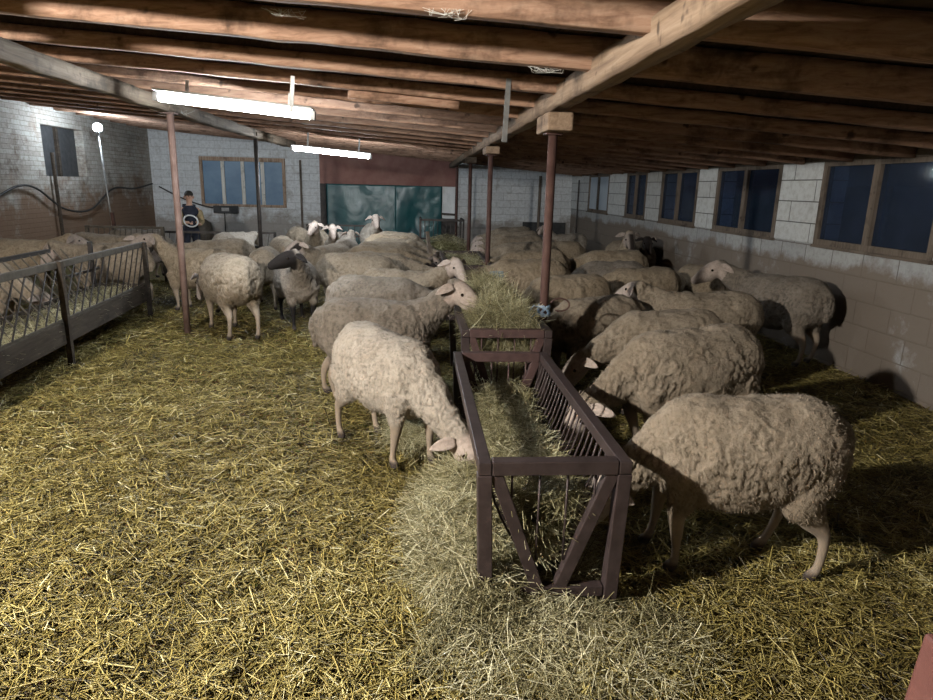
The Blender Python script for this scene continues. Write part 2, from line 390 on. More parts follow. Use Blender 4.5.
# ceiling: boards above the rafters
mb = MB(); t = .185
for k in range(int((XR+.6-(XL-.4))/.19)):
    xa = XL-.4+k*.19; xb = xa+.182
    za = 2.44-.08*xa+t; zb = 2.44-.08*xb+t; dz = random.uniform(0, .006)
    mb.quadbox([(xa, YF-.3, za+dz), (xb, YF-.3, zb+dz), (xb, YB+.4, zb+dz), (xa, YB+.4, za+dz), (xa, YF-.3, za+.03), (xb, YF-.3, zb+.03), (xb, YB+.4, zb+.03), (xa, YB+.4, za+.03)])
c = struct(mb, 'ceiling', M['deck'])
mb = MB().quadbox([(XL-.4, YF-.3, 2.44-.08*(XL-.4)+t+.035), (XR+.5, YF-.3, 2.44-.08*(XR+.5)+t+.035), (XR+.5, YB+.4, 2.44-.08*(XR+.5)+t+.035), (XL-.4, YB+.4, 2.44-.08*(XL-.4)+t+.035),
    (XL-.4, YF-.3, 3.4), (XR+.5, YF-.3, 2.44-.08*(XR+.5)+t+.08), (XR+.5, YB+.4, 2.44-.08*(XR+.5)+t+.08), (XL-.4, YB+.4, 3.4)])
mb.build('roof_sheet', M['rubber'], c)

# rafters
def wobble_beam(name, a, b, w, h, mat, parent=None, n=40, amp=.006, seed=0, sag=None):
    """hand-sawn beam with slightly uneven faces"""
    a = Vector(a); b = Vector(b); t = (b-a).normalized(); sd = t.cross(Vector((0, 0, 1))).normalized(); u = sd.cross(t)
    ring = [(-.5, -.5), (-.17, -.5), (.17, -.5), (.5, -.5), (.5, -.17), (.5, .17), (.5, .5), (.17, .5), (-.17, .5), (-.5, .5), (-.5, .17), (-.5, -.17)]
    V = []
    for i in range(n+1):
        p = a.lerp(b, i/n)
        if sag: p = p + Vector((0, 0, sag(i/n)))
        for (q, r) in ring: V.append(tuple(p+sd*q*w+u*r*h))
    V = np.array(V); V += np.stack([vnoise(V, 5, seed+k) for k in range(3)], 1)*amp + np.stack([vnoise(V, 22, seed+k) for k in range(3)], 1)*amp*.5
    k = len(ring); Fq = []
    for i in range(n):
        for j in range(k): Fq.append((i*k+j, i*k+(j+1) % k, (i+1)*k+(j+1) % k, (i+1)*k+j))
    o = mesh_np(name, V, Fq, mat, parent)
    bm = bmesh.new(); bm.from_mesh(o.data); bmesh.ops.holes_fill(bm, edges=[e for e in bm.edges if e.is_boundary], sides=20); bmesh.ops.recalc_face_normals(bm, faces=bm.faces); bm.to_mesh(o.data); bm.free()
    return o
ordn = ['nearest', 'second nearest', 'third nearest', 'fourth nearest', 'fifth nearest', 'sixth nearest', 'seventh nearest', 'eighth nearest', 'ninth nearest', 'tenth nearest',
        'eleventh nearest', 'twelfth nearest', 'thirteenth nearest', 'ninth from the back wall', 'eighth from the back wall', 'seventh from the back wall', 'sixth from the back wall',
        'fifth from the back wall', 'fourth from the back wall', 'third from the back wall', 'second from the back wall', 'last before the back wall']
ry = [2.98, 3.88, 4.78, 5.62, 6.45, 7.3, 8.15, 9.0, 9.85, 10.7, 11.55, 12.4, 13.25, 14.1, 14.9, 15.7, 16.5, 17.3, 18.0]
names = ordn[:11] + ordn[-8:]
for k, y0 in enumerate(ry):
    sk = .15 if y0 < 16 else .05
    xa, xb = XL+.03, XR-.04
    hh = .165 if k < 2 else .10
    o = wobble_beam('rafter', (xa, y0-sk*xa, roofz(xa)+hh/2+.012), (xb, y0-sk*xb, roofz(xb)+hh/2+.012), .075+.01*random.random(), hh, M['rafter'], n=60, seed=k)
    if k >= 2: wobble_beam('shade_strip', (xa, y0-sk*xa+.01, roofz(xa)+.144), (xb, y0-sk*xb+.01, roofz(xb)+.144), .04, .078, M['deck'], o, n=40, seed=k+200, amp=.002)  # added dark strip imitating the shade along the top of the rafter face
    tag(o, 'rough sawn pine roof rafter, ' + names[k], 'rafter', 'roof rafters')
for y0 in (2.05, 1.1, .1, -.9):      # rafters over and behind the viewpoint
    o = wobble_beam('rafter', (XL+.03, y0-.15*XL, roofz(XL)+.095), (XR-.04, y0-.15*XR, roofz(XR)+.095), .08, .165, M['rafter'], n=40, seed=60+int(y0*3))
    tag(o, 'rough sawn pine rafter over the viewpoint, in front of the nearest visible one', 'rafter', 'roof rafters')
# short splice board nailed to a rafter
o = wobble_beam('splice_board', (-.55, 5.78, 2.5), (.35, 5.64, 2.43), .03, .13, M['rafter'], n=10, seed=90); tag(o, 'short pale splice board nailed to a rafter near the long tie strap', 'board')

# purlins + posts
o = wobble_beam('purlin', (1.0, -2.0, 2.365), (1.0, 13.1, 2.355), .12, .13, M['purlin'], n=90, seed=31, amp=.008)
tag(o, 'long pale timber beam running down the barn on the right posts', 'beam')
o = wobble_beam('purlin', (-2.7, 2.2, 2.56), (-2.7, 15.2, 2.55), .14, .13, M['purlin_old'], n=90, seed=32, amp=.014, sag=lambda t: -.04*math.sin(t*3.1))
tag(o, 'rough grey cobwebbed timber beam on the left posts', 'beam')
o = wobble_beam('purlin', (1.0, 13.1, 2.34), (1.0, 18.9, 2.3), .12, .11, M['purlin_old'], n=30, seed=33); tag(o, 'darker end length of the right beam against the back wall', 'beam')
def post(x, y, z1, r, mat, label, cap=None, group='roof posts'):
    e = empty('roof_post', (x, y, -.03), 0, label, 'post', group)
    MB().tube([(0, 0, 0), (0, 0, z1*.5), (0.0, 0, z1+.03)], r, 14).build('pole', mat, e, smooth=True)
    MB().box(-r*1.8, r*1.8, -r*1.8, r*1.8, z1+.015, z1+.03).build('top_plate', mat, e)
    if cap:
        c = MB().box(-.09, .09, -.24, .2, z1+.03, 2.298 if z1 < 2.3 else z1+.10); c.build('timber_cap', cap, e, bevel=.012)
    return e
post(1.0, 4.93, 2.145, .034, M['rust'], 'rusty round steel post nearest, tied to the hay rack with blue twine', M['purlin'])
post(1.0, 9.0, 2.175, .034, M['rust'], 'thin rusty steel post second along under the right beam', M['purlin'])
post(1.0, 12.3, 2.165, .034, M['rust'], 'thin rusty steel post third along under the right beam', M['purlin_old'])
post(1.0, 16.3, 2.2, .03, M['rust'], 'rusty post beside the white plastic sheet at the doorway')
post(-2.7, 7.8, 2.46, .038, M['rustpink'], 'pinkish rusty steel post carrying the left beam', M['purlin_old'])
post(-2.7, 11.75, 2.47, .035, M['darksteel'], 'dark thin steel post in front of the blue paned window', M['purlin_old'])

# twine and hook at the near post
e = empty('twine_binding', (1.0, 4.93, .83), 0, 'pale blue twine wound around the rusty post above the rack', 'rope')
pts = []
for i in range(120):
    a = i*.52; r = .045+.006*math.sin(i*1.7); pts.append((r*math.cos(a), r*math.sin(a), .035*math.sin(i*.31)+.02*math.sin(i*.93)))
MB().tube(pts, .006, 6).build('twine_coil', M['rope'], e, smooth=True)
MB().tube([(-.04, -.02, .0), (-.08, -.05, -.03), (-.13, -.07, -.05), (-.10, -.09, -.10)], .006, 6).build('twine_end', M['rope'], e, smooth=True)
MB().tube([(-.03, -.03, .02), (-.09, -.06, .05), (-.13, -.08, .0), (-.10, -.07, -.06)], .005, 6).build('twine_end', M['rope'], e, smooth=True)
pts = [(1.03+.02*0, 4.9, .80)] + [(1.12-.075*math.cos(t), 4.9, .88+.05*math.sin(t)) for t in np.linspace(.3, 5.2, 14)]
o = MB().tube(pts[1:], .007, 6).build('iron_hook', M['rust'], None, smooth=True); tag(o, 'bent iron wire hook sticking out of the near rusty post', 'hook')

# ------------------------------------------------------------------ lights of the barn
def fluo(x, y, z, L, tilt, label, strap=True, strap_up=.28):
    e = empty('fluorescent_light', (x, y, z), 0, label, 'light', 'fluorescent ceiling lights'); e.rotation_euler = (0, tilt, 0)
    MB().tube([(-L/2, 0, 0), (L/2, 0, 0)], .036, 14).build('tube', M['tube'], e, smooth=True)
    MB().box(-L/2-.03, L/2+.03, -.11, .11, .045, .065).build('housing', M['housing'], e, bevel=.006)
    MB().box(-L/2-.05, -L/2, -.035, .035, -.035, .04).build('end_cap', M['housing'], e, bevel=.006)
    MB().box(L/2, L/2+.05, -.035, .035, -.035, .04).build('end_cap', M['housing'], e, bevel=.006)
    if strap:
        for sx in (-.32, .36): MB().bar((L*sx, 0, .07), (L*sx+.0, .0, strap_up), .03, .004).build('strap', M['galv'], e)
    return e
fluo(-1.62, 6.35, 2.40, 1.32, .085, 'long lit fluorescent tube hanging nearest in the left of the barn', True, .17)
fluo(-1.49, 12.2, 2.28, 1.32, .08, 'shorter looking lit fluorescent tube hanging before the doorway', True, .29)
e = empty('flood_lamp', (-3.0, .8, 2.65), 0, 'bright work lamp hanging from the rafters left of and behind the viewpoint', 'lamp')
bm = bmesh.new(); bmesh.ops.create_uvsphere(bm, u_segments=24, v_segments=14, radius=.075); me = bpy.data.meshes.new('bulb'); bm.to_mesh(me); bm.free(); me.materials.append(M['keybulb'])
b = bpy.data.objects.new('bulb', me); link(b, e); b.location = (0, 0, -.13)
MB().tube([(0, 0, -.06), (0, 0, .06)], .008, 8).build('cord', M['cable'], e)
MB().tube([(0, 0, -.07), (0, 0, .03)], .03, 14).build('socket', M['housing'], e, smooth=True)
# hanging metal strips
o = MB().bar((-.93, 5.36, 2.53), (-.96, 5.4, 2.27), .03, .006, (0, 1, 0)).build('metal_strap', M['galv']); tag(o, 'galvanised strap hanging from a rafter above the nearest tube light', 'strap')
o = MB().bar((.62, 4.64, 2.46), (.60, 4.60, 2.05), .035, .006, (0, 1, 0)).build('metal_strap', M['galv']); tag(o, 'bare galvanised strap hanging beside the near rusty post', 'strap')
# flood lamp on its pole
e = empty('flood_lamp', (-6.25, 14.0, 0), 0, 'dazzling white flood lamp on a slim pole by the brick wall', 'lamp')
MB().tube([(0.12, 0, 0), (0, 0, 2.62)], .02, 10).build('pole', M['galv'], e, smooth=True)
bm = bmesh.new(); bmesh.ops.create_uvsphere(bm, u_segments=20, v_segments=12, radius=.085); me = bpy.data.meshes.new('bulb'); bm.to_mesh(me); bm.free(); me.materials.append(M['bulb'])
b = bpy.data.objects.new('bulb', me); link(b, e); b.location = (0, 0, 2.70)
MB().tube([(0, 0, 2.6), (0, 0, 2.63)], .05, 14).build('socket', M['galv'], e, smooth=True)

# ------------------------------------------------------------------ steel hay racks
def hay_rack(y0, y1, xc, wt, ht, label, mat, endmat, nb, wb=.535, group='steel hay racks', s=.06):
    e = empty('hay_rack', (xc, y0, 0), 0, label, 'hay rack', group); L = y1-y0
    for sx in (-1, 1):
        for yy in (s/2, L-s/2):
            MB().bar((sx*wb/2, yy, -.04), (sx*wt/2, yy, ht-s), s, s, (0, 1, 0)).build('leg', mat, e, bevel=.004)
        MB().bar((sx*wt/2, 0, ht-s/2), (sx*wt/2, L, ht-s/2), s*.9, s*.9).build('top_rail', mat, e, bevel=.004)
        MB().bar((sx*.05, s, .13), (sx*.05, L-s, .13), .035, .035).build('bottom_rail', mat, e)
        for k in range(nb):
            yy = s + (L-2*s)*(k+.5)/nb
            pts = []
            for t in np.linspace(0, 1, 7):
                x = sx*((wt/2-.01)*(1-t)+.05*t); z = (ht-s)*(1-t)+.13*t
                x += sx*.035*math.sin(t*math.pi); pts.append((x, yy+random.uniform(-.003, .003), z))
            MB().tube(pts, .0055, 6).build('rack_bar', mat, e, smooth=True)
    for j, yy in enumerate((s/2, L-s/2)):
        mm = mat if (j == 0 and y0 < 3) else endmat
        MB().bar((-wt/2+s/2, yy, ht-s/2), (wt/2-s/2, yy, ht-s/2), s, s).build('end_rail', mm, e, bevel=.004)
        MB().bar((-wb/2+s/2, yy, .075), (wb/2-s/2, yy, .075), s*.8, s*.8).build('end_rail', mm, e, bevel=.004)
        for sx in (-1, 1):
            MB().bar((sx*(wt/2-s*.8), yy, ht-s), (sx*.05, yy, .10), .045, s*.9, (1, 0, 0)).build('brace', mm, e, bevel=.004)
        for k in range(4):
            x = -wt/2+wt*(k+1)/5; zb = .12+abs(x)*1.7
            MB().tube([(x, yy, ht-s), (x, yy, zb)], .005, 6).build('end_bar', mm, e, smooth=True)
    return e
hay_rack(2.40, 4.22, .575, .58, .68, 'nearest brown steel hay rack with V braces filled with hay', M['feeder'], M['feederred'], 24)
hay_rack(4.50, 6.35, .66, .60, .765, 'hay rack just behind the nearest one, heaped with hay', M['feeder'], M['feederred'], 20)
hay_rack(8.6, 10.6, .72, .60, .74, 'third hay rack between the crowded sheep, mostly hidden by them', M['feeder'], M['feeder'], 14)
# far rack, tall with vertical bars
e = empty('hay_rack', (.62, 15.4, 0), 0, 'far dark hay rack of upright bars before the teal doorway', 'hay rack', 'steel hay racks')
for z in (.55, .98): MB().bar((-.5, 0, z), (.5, 0, z), .045, .045).build('rail', M['darksteel'], e)
for sx in (-.5, .5):
    MB().bar((sx, 0, -.03), (sx, 0, 1.0), .045, .045).build('leg', M['darksteel'], e); MB().bar((sx, .9, -.03), (sx, .9, 1.0), .045, .045).build('leg', M['darksteel'], e)
    MB().bar((sx, 0, .98), (sx, .9, .98), .045, .045).build('rail', M['darksteel'], e)
for k in range(9): MB().tube([(-.4+.1*k, 0, .55), (-.4+.1*k, 0, .97)], .008, 6).build('upright_bar', M['darksteel'], e)
# slanting bits of rail between the racks
o = MB().bar((.28, 10.9, .35), (.20, 11.1, 1.0), .05, .05).build('loose_board', M['greywood_z']); tag(o, 'short board leaning up by the dark headed sheep at the rack row', 'board')

# ------------------------------------------------------------------ left trough feeder with slanted bars
def lx(y): return -3.30-.088*(y-6.27)
T0, T1 = 4.6, 8.85
e = empty('trough_feeder', (0, 0, 0), 0, 'long wooden trough feeder with crossing slanted bars on the left', 'feeder')
def at(y, off, z): return (lx(y)-off, y, z)
MB().bar(at(T0, 0, .33), at(T1, 0, .30), .035, .21).build('trough_board', M['trough'], e, bevel=.005)
MB().bar(at(T0, .62, .33), at(T1, .62, .30), .035, .21).build('trough_board', M['trough'], e, bevel=.005)
MB().bar(at(T0, .31, .235), at(T1, .31, .205), .6, .03).build('trough_floor', M['trough'], e)
MB().bar(at(T1, -.01, .30), at(T1, .63, .30), .035, .2).build('end_board', M['trough'], e)
MB().bar(at(T0, 0, .98), at(T1, 0, .92), .035, .065).build('top_rail', M['rail'], e, bevel=.005)
MB().bar(at(T0, .62, .98), at(T1-1.3, .62, .95), .04, .04).build('top_rail', M['darksteel'], e)
MB().bar(at(T0, 0, .445), at(T1, 0, .415), .02, .03).build('lower_rail', M['rail'], e)
MB().bar(at(7.6, .6, .62), at(T1, .6, .6), .025, .03).build('middle_rail', M['darksteel'], e)
for y in (6.27, 8.75, 4.7):
    MB().bar(at(y, -.03, -.05), at(y, -.03, .99 if y != 8.75 else .95), .05, .05, (0, 1, 0)).build('post', M['trough'], e)
    MB().bar(at(y, .64, -.05), at(y, .64, .95), .045, .045, (0, 1, 0)).build('post', M['darksteel'], e)
n = 20
for k in range(n):
    y = T0+.12+(T1-T0-.5)*k/(n-1)
    MB().tube([at(y, 0, .43), at(y+.36, 0, .93)], .008, 6).build('slant_bar', M['darksteel'], e)
n = 16
for k in range(n):
    y = T0+.4+(T1-1.2-T0-.3)*k/(n-1)
    MB().tube([at(y+.05, .60, .95), at(y+.33, .28, .33)], .008, 6).build('slant_bar', M['rail'], e)
# fences further back
def hurdle(x0, x1, y0, y1, z0, z1, n, mat, label, posts=2):
    e = empty('fence_hurdle', (x0, y0, 0), 0, label, 'fence', 'steel pen fences'); d = Vector((x1-x0, y1-y0, 0))
    for z in (z0, (z0+z1)/2, z1): MB().bar((0, 0, z), (d.x, d.y, z), .03, .04).build('rail', mat, e)
    for k in range(posts):
        p = d*(k/(posts-1)); MB().bar((p.x, p.y, -.05), (p.x, p.y, z1+.02), .05, .05, (0, 1, 0)).build('post', mat, e)
    for k in range(n):
        p = d*((k+.5)/n); MB().tube([(p.x, p.y, z0), (p.x+d.x/n*.7, p.y+d.y/n*.7, z1)], .007, 5).build('bar', mat, e)
    return e
hurdle(-5.6, -4.35, 11.75, 11.75, .35, .93, 14, M['rail'], 'low grey barred hurdle by the brick wall, behind the trough feeder')
hurdle(-4.75, -2.7, 12.75, 12.95, .25, .79, 16, M['darksteel'], 'dark barred pen fence in front of the standing person')
hurdle(-2.5, -.9, 15.6, 15.6, .3, .8, 12, M['darksteel'], 'dark pen fence below the white wall, beside the doorway')
o = MB().tube([(-7.1, 13.9, 0), (-7.12, 13.9, 2.2)], .035, 8).build('wall_pipe', M['trough']); tag(o, 'dark rusty upright pipe on the whitewashed brick wall under the dark opening', 'pipe')
o = MB().bar((-5.35, 12.3, 0), (-5.4, 12.3, 1.15), .05, .05).build('pen_post', M['rust']); tag(o, 'short dark rusty pen post at the end of the brick wall', 'post')
o = MB().tube([(-3.18, YB-.04, .3), (-3.18, YB-.04, 2.35)], .03, 8).build('wall_pipe', M['greywood_z']); tag(o, 'rusty thin pipe running up the white back wall beside the doorway', 'pipe')
o = MB().tube([(3.55, YB-.04, .2), (3.55, YB-.04, 2.1)], .04, 8).build('wall_pipe', M['greywood_z']); tag(o, 'dirty pipe up the back wall near the right corner', 'pipe')
o = MB().tube([(4.44, 18.0, .2), (4.44, 18.0, 2.0)], .02, 8).build('wall_pipe', M['darksteel']); tag(o, 'thin dark pipe on the right wall just past the last window', 'pipe')
o = MB().box(3.1, 4.35, YB-.05, YB, .45, .8).build('wall_hatch', M['rubber']); tag(o, 'low black hatch in the back wall by the right corner', 'hatch')
# cable on the left wall and switch box under the window
def curve(pts, n=8):
    P_ = [Vector(p) for p in pts]; out = []
    for i in range(len(P_)-1):
        p0, p1, p2, p3 = P_[max(i-1, 0)], P_[i], P_[i+1], P_[min(i+2, len(P_)-1)]
        for k in range(n):
            t = k/n; out.append(.5*((2*p1)+(p2-p0)*t+(2*p0-5*p1+4*p2-p3)*t*t+(3*p1-p0-3*p2+p3)*t**3))
    return out+[P_[-1]]
o = MB().tube(curve([(-7.12, 11.9, 1.36), (-7.12, 12.6, 1.56), (-7.12, 13.2, 1.52), (-7.12, 14.1, 1.12), (-7.12, 15.2, 1.06), (-7.12, 16.4, 1.5), (-7.12, 17.6, 1.5), (-7.12, 18.8, 1.62)]), .02, 7).build('wall_cable', M['cable'], None, smooth=True)
tag(o, 'black cable looping in waves along the whitewashed brick wall', 'cable')
o = MB().tube(curve([(-7.0, 18.93, 1.55), (-6.4, 18.93, 1.25), (-5.8, 18.93, 1.05), (-5.4, 18.93, 1.0)]), .018, 7).build('wall_cable', M['cable'], None, smooth=True); tag(o, 'black cable dropping to the switch box under the back window', 'cable')
e = empty('switch_box', (-5.25, YB-.06, .97), 0, 'dark switch box on the white wall below the blue paned window', 'electrical box')
MB().box(-.33, .33, -.06, .06, -.1, .1).build('box_body', M['rubber'], e, bevel=.01)
MB().tube([(-.05, 0, -.1), (-.05, 0, -.75)], .015, 6).build('conduit', M['cable'], e); MB().box(-.1, .1, -.08, -.05, -.04, .05).build('cover', M['galv'], e)
o = MB().tube([(-5.75, 18.5, .0), (-5.75, 18.5, .35), (-5.75, 18.5, .62), (-5.75, 18.5, .72)], [.22, .25, .2, .05], 14).build('feed_tub', M['rail'], None, smooth=True); tag(o, 'round topped grey tub against the white wall by the person', 'tub')
# red post at the near right edge
o = MB().bar((1.02, 1.06, -.04), (1.135, 1.10, .84), .07, .07, (0, 1, 0)).build('gate_post', M['redpaint'], None, bevel=.01); tag(o, 'red painted steel post top at the bottom right corner', 'post')
# net bit on the second rack
pts = [(.80+.07*math.sin(i*2.1), 6.32+.06*math.cos(i*1.3), .92+.03*math.sin(i*.9)) for i in range(26)]
o = MB().tube(curve(pts, 3), .006, 5).build('twine_bundle', M['net'], None, smooth=True); tag(o, 'blue grey tangle of twine lying on the hay of the second rack', 'twine')

# cobwebs: thin strands hanging from the rafters
def cobweb(x, y, z, s, label):
    mb = MB(); r2 = random.Random(int(x*100+y*10))
    for k in range(16):
        a = r2.uniform(0, 6.3); p = Vector((x+r2.uniform(-1, 1)*s*1.6, y, z)); q = Vector((x+r2.uniform(-1, 1)*s*1.2, y+.02*r2.uniform(-1, 1), z+r2.uniform(-.5, -.02)*s))
        mid = (p+q)/2+Vector((0, 0, -.2*s)); mb.tube([p, mid, q], .0009, 4, False)
    o = mb.build('cobweb', M['paint_strip']); tag(o, label, 'cobweb', 'cobwebs')
cobweb(-.62, 3.5, 2.56, .08, 'dusty cobweb strands hanging high left of centre between near rafters')
cobweb(.12, 2.9, 2.45, .08, 'dusty cobweb strands hanging below the nearest rafter')
cobweb(.72, 3.8, 2.40, .07, 'dusty cobweb strands in the corner where the right beam meets a rafter')
cobweb(-2.7, 7.9, 2.50, .16, 'dusty cobweb strands around the top of the pinkish post')
# ------------------------------------------------------------------ loose straw and hay
def prisms(C, D, L, w, tone, bend, name, mat, label, cat, seg=1):
    """C centres, D unit directions, three sided stalks with seg segments"""
    n = len(C); side = np.cross(D, np.array([0, 0, 1.])); side /= (np.linalg.norm(side, axis=1, keepdims=True)+1e-6); upv = np.cross(side, D)
    V = np.zeros((n, (seg+1)*3, 3), np.float32)
    for s_ in range(seg+1):
        t = s_/seg-.5; c = C + D*(L*t)[:, None] + bend*(((2*t)**2-.4)[None, None] if False else ((2*t)**2-.4))
        for k in range(3):
            a = 2*math.pi*k/3+.5
            V[:, s_*3+k] = c + (side*math.cos(a)*w[:, None] + upv*math.sin(a)*w[:, None]*.55)
    base = (np.arange(n)*(seg+1)*3)[:, None]; fs = []
    for s_ in range(seg):
        for k in range(3):
            a = s_*3+k; b = s_*3+(k+1) % 3; fs.append(np.concatenate([base+a, base+b, base+b+3, base+a+3], 1))
    Fq = np.stack(fs, 1).reshape(-1, 4); V = V.reshape(-1, 3)
    o = mesh_np(name, V, Fq, mat, attrs={'tone': np.repeat(tone, (seg+1)*3)})
    tag(o, label, cat, kind='stuff'); return o
def strew(n, xr, yr, dens):
    X = rng.uniform(*xr, n); Y = rng.uniform(*yr, n)
    k = inview(X, Y, np.zeros(n)) & (rng.random(n) < dens(X, Y)); return X[k], Y[k]
Cs = []; Ds = []; Ls = []; Ws = []; Ts = []; Bs = []
for (yr, den, ws, ls) in (((.9, 2.6), 9500, 1.0, 1.), ((2.6, 4.2), 7000, 1.1, 1.), ((4.2, 7.), 3200, 1.3, 1.05), ((7., 12.), 1100, 1.8, 1.2)):
    xr = (-5.5, 4.4); n = int((xr[1]-xr[0])*(yr[1]-yr[0])*den); X, Y = strew(n, xr, yr, lambda x, y: np.ones(len(x)))
    n = len(X); yaw = rng.uniform(0, 2*np.pi, n); pit = rng.normal(0, .20, n)
    big = rng.random(n) < .06; pit = np.where(big, rng.normal(0, .45, n), pit)
    L = np.clip(rng.lognormal(-2.85, .5, n), .02, .20)*ls; w = rng.uniform(.0012, .0030, n)*ws*rng.choice([1., 1.7], n, p=[.75, .25])
    D = np.stack([np.cos(yaw)*np.cos(pit), np.sin(yaw)*np.cos(pit), np.sin(pit)], 1)
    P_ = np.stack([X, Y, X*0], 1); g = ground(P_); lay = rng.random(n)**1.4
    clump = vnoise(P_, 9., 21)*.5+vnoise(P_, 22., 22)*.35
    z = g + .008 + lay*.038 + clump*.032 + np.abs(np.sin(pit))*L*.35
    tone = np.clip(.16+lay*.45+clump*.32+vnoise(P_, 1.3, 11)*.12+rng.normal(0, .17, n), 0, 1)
    Cs.append(np.stack([X, Y, z], 1)); Ds.append(D); Ls.append(L); Ws.append(w); Ts.append(tone)
    Bs.append(rng.normal(0, .004, (n, 3)))
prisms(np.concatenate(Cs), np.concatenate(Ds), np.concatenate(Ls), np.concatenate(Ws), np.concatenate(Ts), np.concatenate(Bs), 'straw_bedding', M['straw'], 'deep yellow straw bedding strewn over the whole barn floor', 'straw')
def hay(name, n, sampler, label, lo=.08, hi=.30, w0=.0009, w1=.0025, tl=.55, flat=.35, seed=0):
    C = sampler(n); yaw = rng.uniform(0, 2*np.pi, n); pit = rng.normal(0, flat, n); L = rng.uniform(lo, hi, n)
    D = np.stack([np.cos(yaw)*np.cos(pit), np.sin(yaw)*np.cos(pit), np.sin(pit)], 1)
    tone = np.clip(tl+rng.normal(0, .26, n)+vnoise(C, 6, seed)*.25, 0, 1)
    bend = rng.normal(0, .02, (n, 3)); bend[:, 2] -= .012
    return prisms(C, D, L, rng.uniform(w0, w1, n), tone, bend, name, M['hay'], label, 'hay', 3)
def heap(cx, cy, rx, ry_, h, base=0., shell=.6):
    def s(n):
        a = rng.uniform(0, 2*np.pi, n); r = np.sqrt(rng.random(n))*1.0
        X = cx+rx*r*np.cos(a); Y = cy+ry_*r*np.sin(a); top = base+h*np.clip(1-r**2, 0, 1)**.8
        z = top*(1-(rng.random(n)**2)*shell) if base == 0 else base+(top-base)*(1-(rng.random(n)**2)*shell)
        return np.stack([X, Y, z+.01+rng.normal(0, .006, n)], 1)
    return s
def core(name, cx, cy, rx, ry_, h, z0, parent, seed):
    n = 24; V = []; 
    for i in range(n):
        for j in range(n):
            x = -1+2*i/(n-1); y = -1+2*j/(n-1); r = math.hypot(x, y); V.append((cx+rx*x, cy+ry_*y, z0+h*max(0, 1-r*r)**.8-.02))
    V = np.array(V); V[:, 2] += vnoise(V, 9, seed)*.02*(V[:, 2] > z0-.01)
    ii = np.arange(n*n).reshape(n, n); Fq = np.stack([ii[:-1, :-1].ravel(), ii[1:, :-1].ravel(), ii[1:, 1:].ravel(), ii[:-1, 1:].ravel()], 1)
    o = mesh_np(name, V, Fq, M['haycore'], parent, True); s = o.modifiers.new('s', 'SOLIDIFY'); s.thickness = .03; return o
h1 = hay('spilled_hay', 7000, heap(.29, 3.0, .33, .80, .27), 'grey green hay spilled in a heap left of the nearest rack', seed=1)
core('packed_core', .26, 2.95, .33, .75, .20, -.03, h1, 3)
hay('spilled_hay', 1500, heap(.6, 2.15, .6, .35, .03), 'thin hay scatter on the straw in front of the nearest rack', seed=2)
hay('spilled_hay', 4000, heap(.56, 3.1, .35, .95, .10), 'flattened hay on the ground under the nearest rack', seed=5)
def vrack(xc, y0, y1, ht, wt, top, dens_top=.75):
    def s(n):
        Y = rng.uniform(y0+.06, y1-.06, n); t = rng.random(n)**dens_top
        loc = np.stack([Y*0, Y, Y*0], 1); tp = top+vnoise(loc, 2.3, 8)*.08
        z = .16+(tp-.16)*t; hw = np.clip((wt/2-.02)*(z-.1)/(ht-.1), .03, wt/2-.01)*np.where(z > ht, np.clip(1-(z-ht)/.3, .3, 1), 1)
        X = xc+rng.uniform(-1, 1, n)*hw; return np.stack([X, Y, z], 1)
    return s
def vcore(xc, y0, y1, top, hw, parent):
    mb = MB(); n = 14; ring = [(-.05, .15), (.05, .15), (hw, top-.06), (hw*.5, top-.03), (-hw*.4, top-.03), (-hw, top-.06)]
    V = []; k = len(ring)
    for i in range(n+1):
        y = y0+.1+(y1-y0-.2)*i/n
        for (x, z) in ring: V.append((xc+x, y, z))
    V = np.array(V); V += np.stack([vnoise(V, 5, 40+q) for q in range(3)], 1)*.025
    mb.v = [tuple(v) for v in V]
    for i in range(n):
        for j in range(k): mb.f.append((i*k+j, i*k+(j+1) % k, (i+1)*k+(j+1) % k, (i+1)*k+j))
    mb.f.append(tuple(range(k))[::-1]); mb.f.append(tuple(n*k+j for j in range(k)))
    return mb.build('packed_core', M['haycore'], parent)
h1 = hay('rack_hay', 11000, vrack(.56, 2.42, 4.2, .68, .56, .47), 'loose grey green hay inside the nearest rack', lo=.08, hi=.26, seed=12)
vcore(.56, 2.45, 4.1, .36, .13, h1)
h1 = hay('rack_hay', 11000, vrack(.66, 4.5, 6.3, .74, .58, .91, .6), 'hay heaped high in the rack behind the nearest one', lo=.1, hi=.34, flat=.6, seed=13)
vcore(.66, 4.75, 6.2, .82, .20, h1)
h1 = hay('rack_hay', 3500, vrack(.72, 8.7, 10.5, .74, .58, .72), 'hay in the third rack among the sheep', lo=.1, hi=.3, w0=.0014, w1=.003, seed=14)
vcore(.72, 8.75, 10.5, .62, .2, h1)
h1 = hay('spilled_hay', 3000, heap(.65, 14.3, .9, .7, .72), 'hay pile in front of the far dark rack', w0=.002, w1=.004, seed=15)
core('packed_core', .65, 14.3, .8, .6, .66, -.03, h1, 31)
hay('spilled_hay', 3500, heap(.05, 4.9, .35, .9, .16), 'hay pulled out under the necks of the sheep left of the racks', w0=.001, w1=.002, seed=16)
hay('trough_hay', 3500, lambda n: (lambda y: np.stack([-3.30-.088*(y-6.27)-rng.uniform(.05, .58, n), y, rng.uniform(.25, .40, n)], 1))(rng.uniform(4.7, 8.75, n)), 'dry hay lying in the long wooden trough', w0=.001, w1=.002, tl=.65, seed=17)
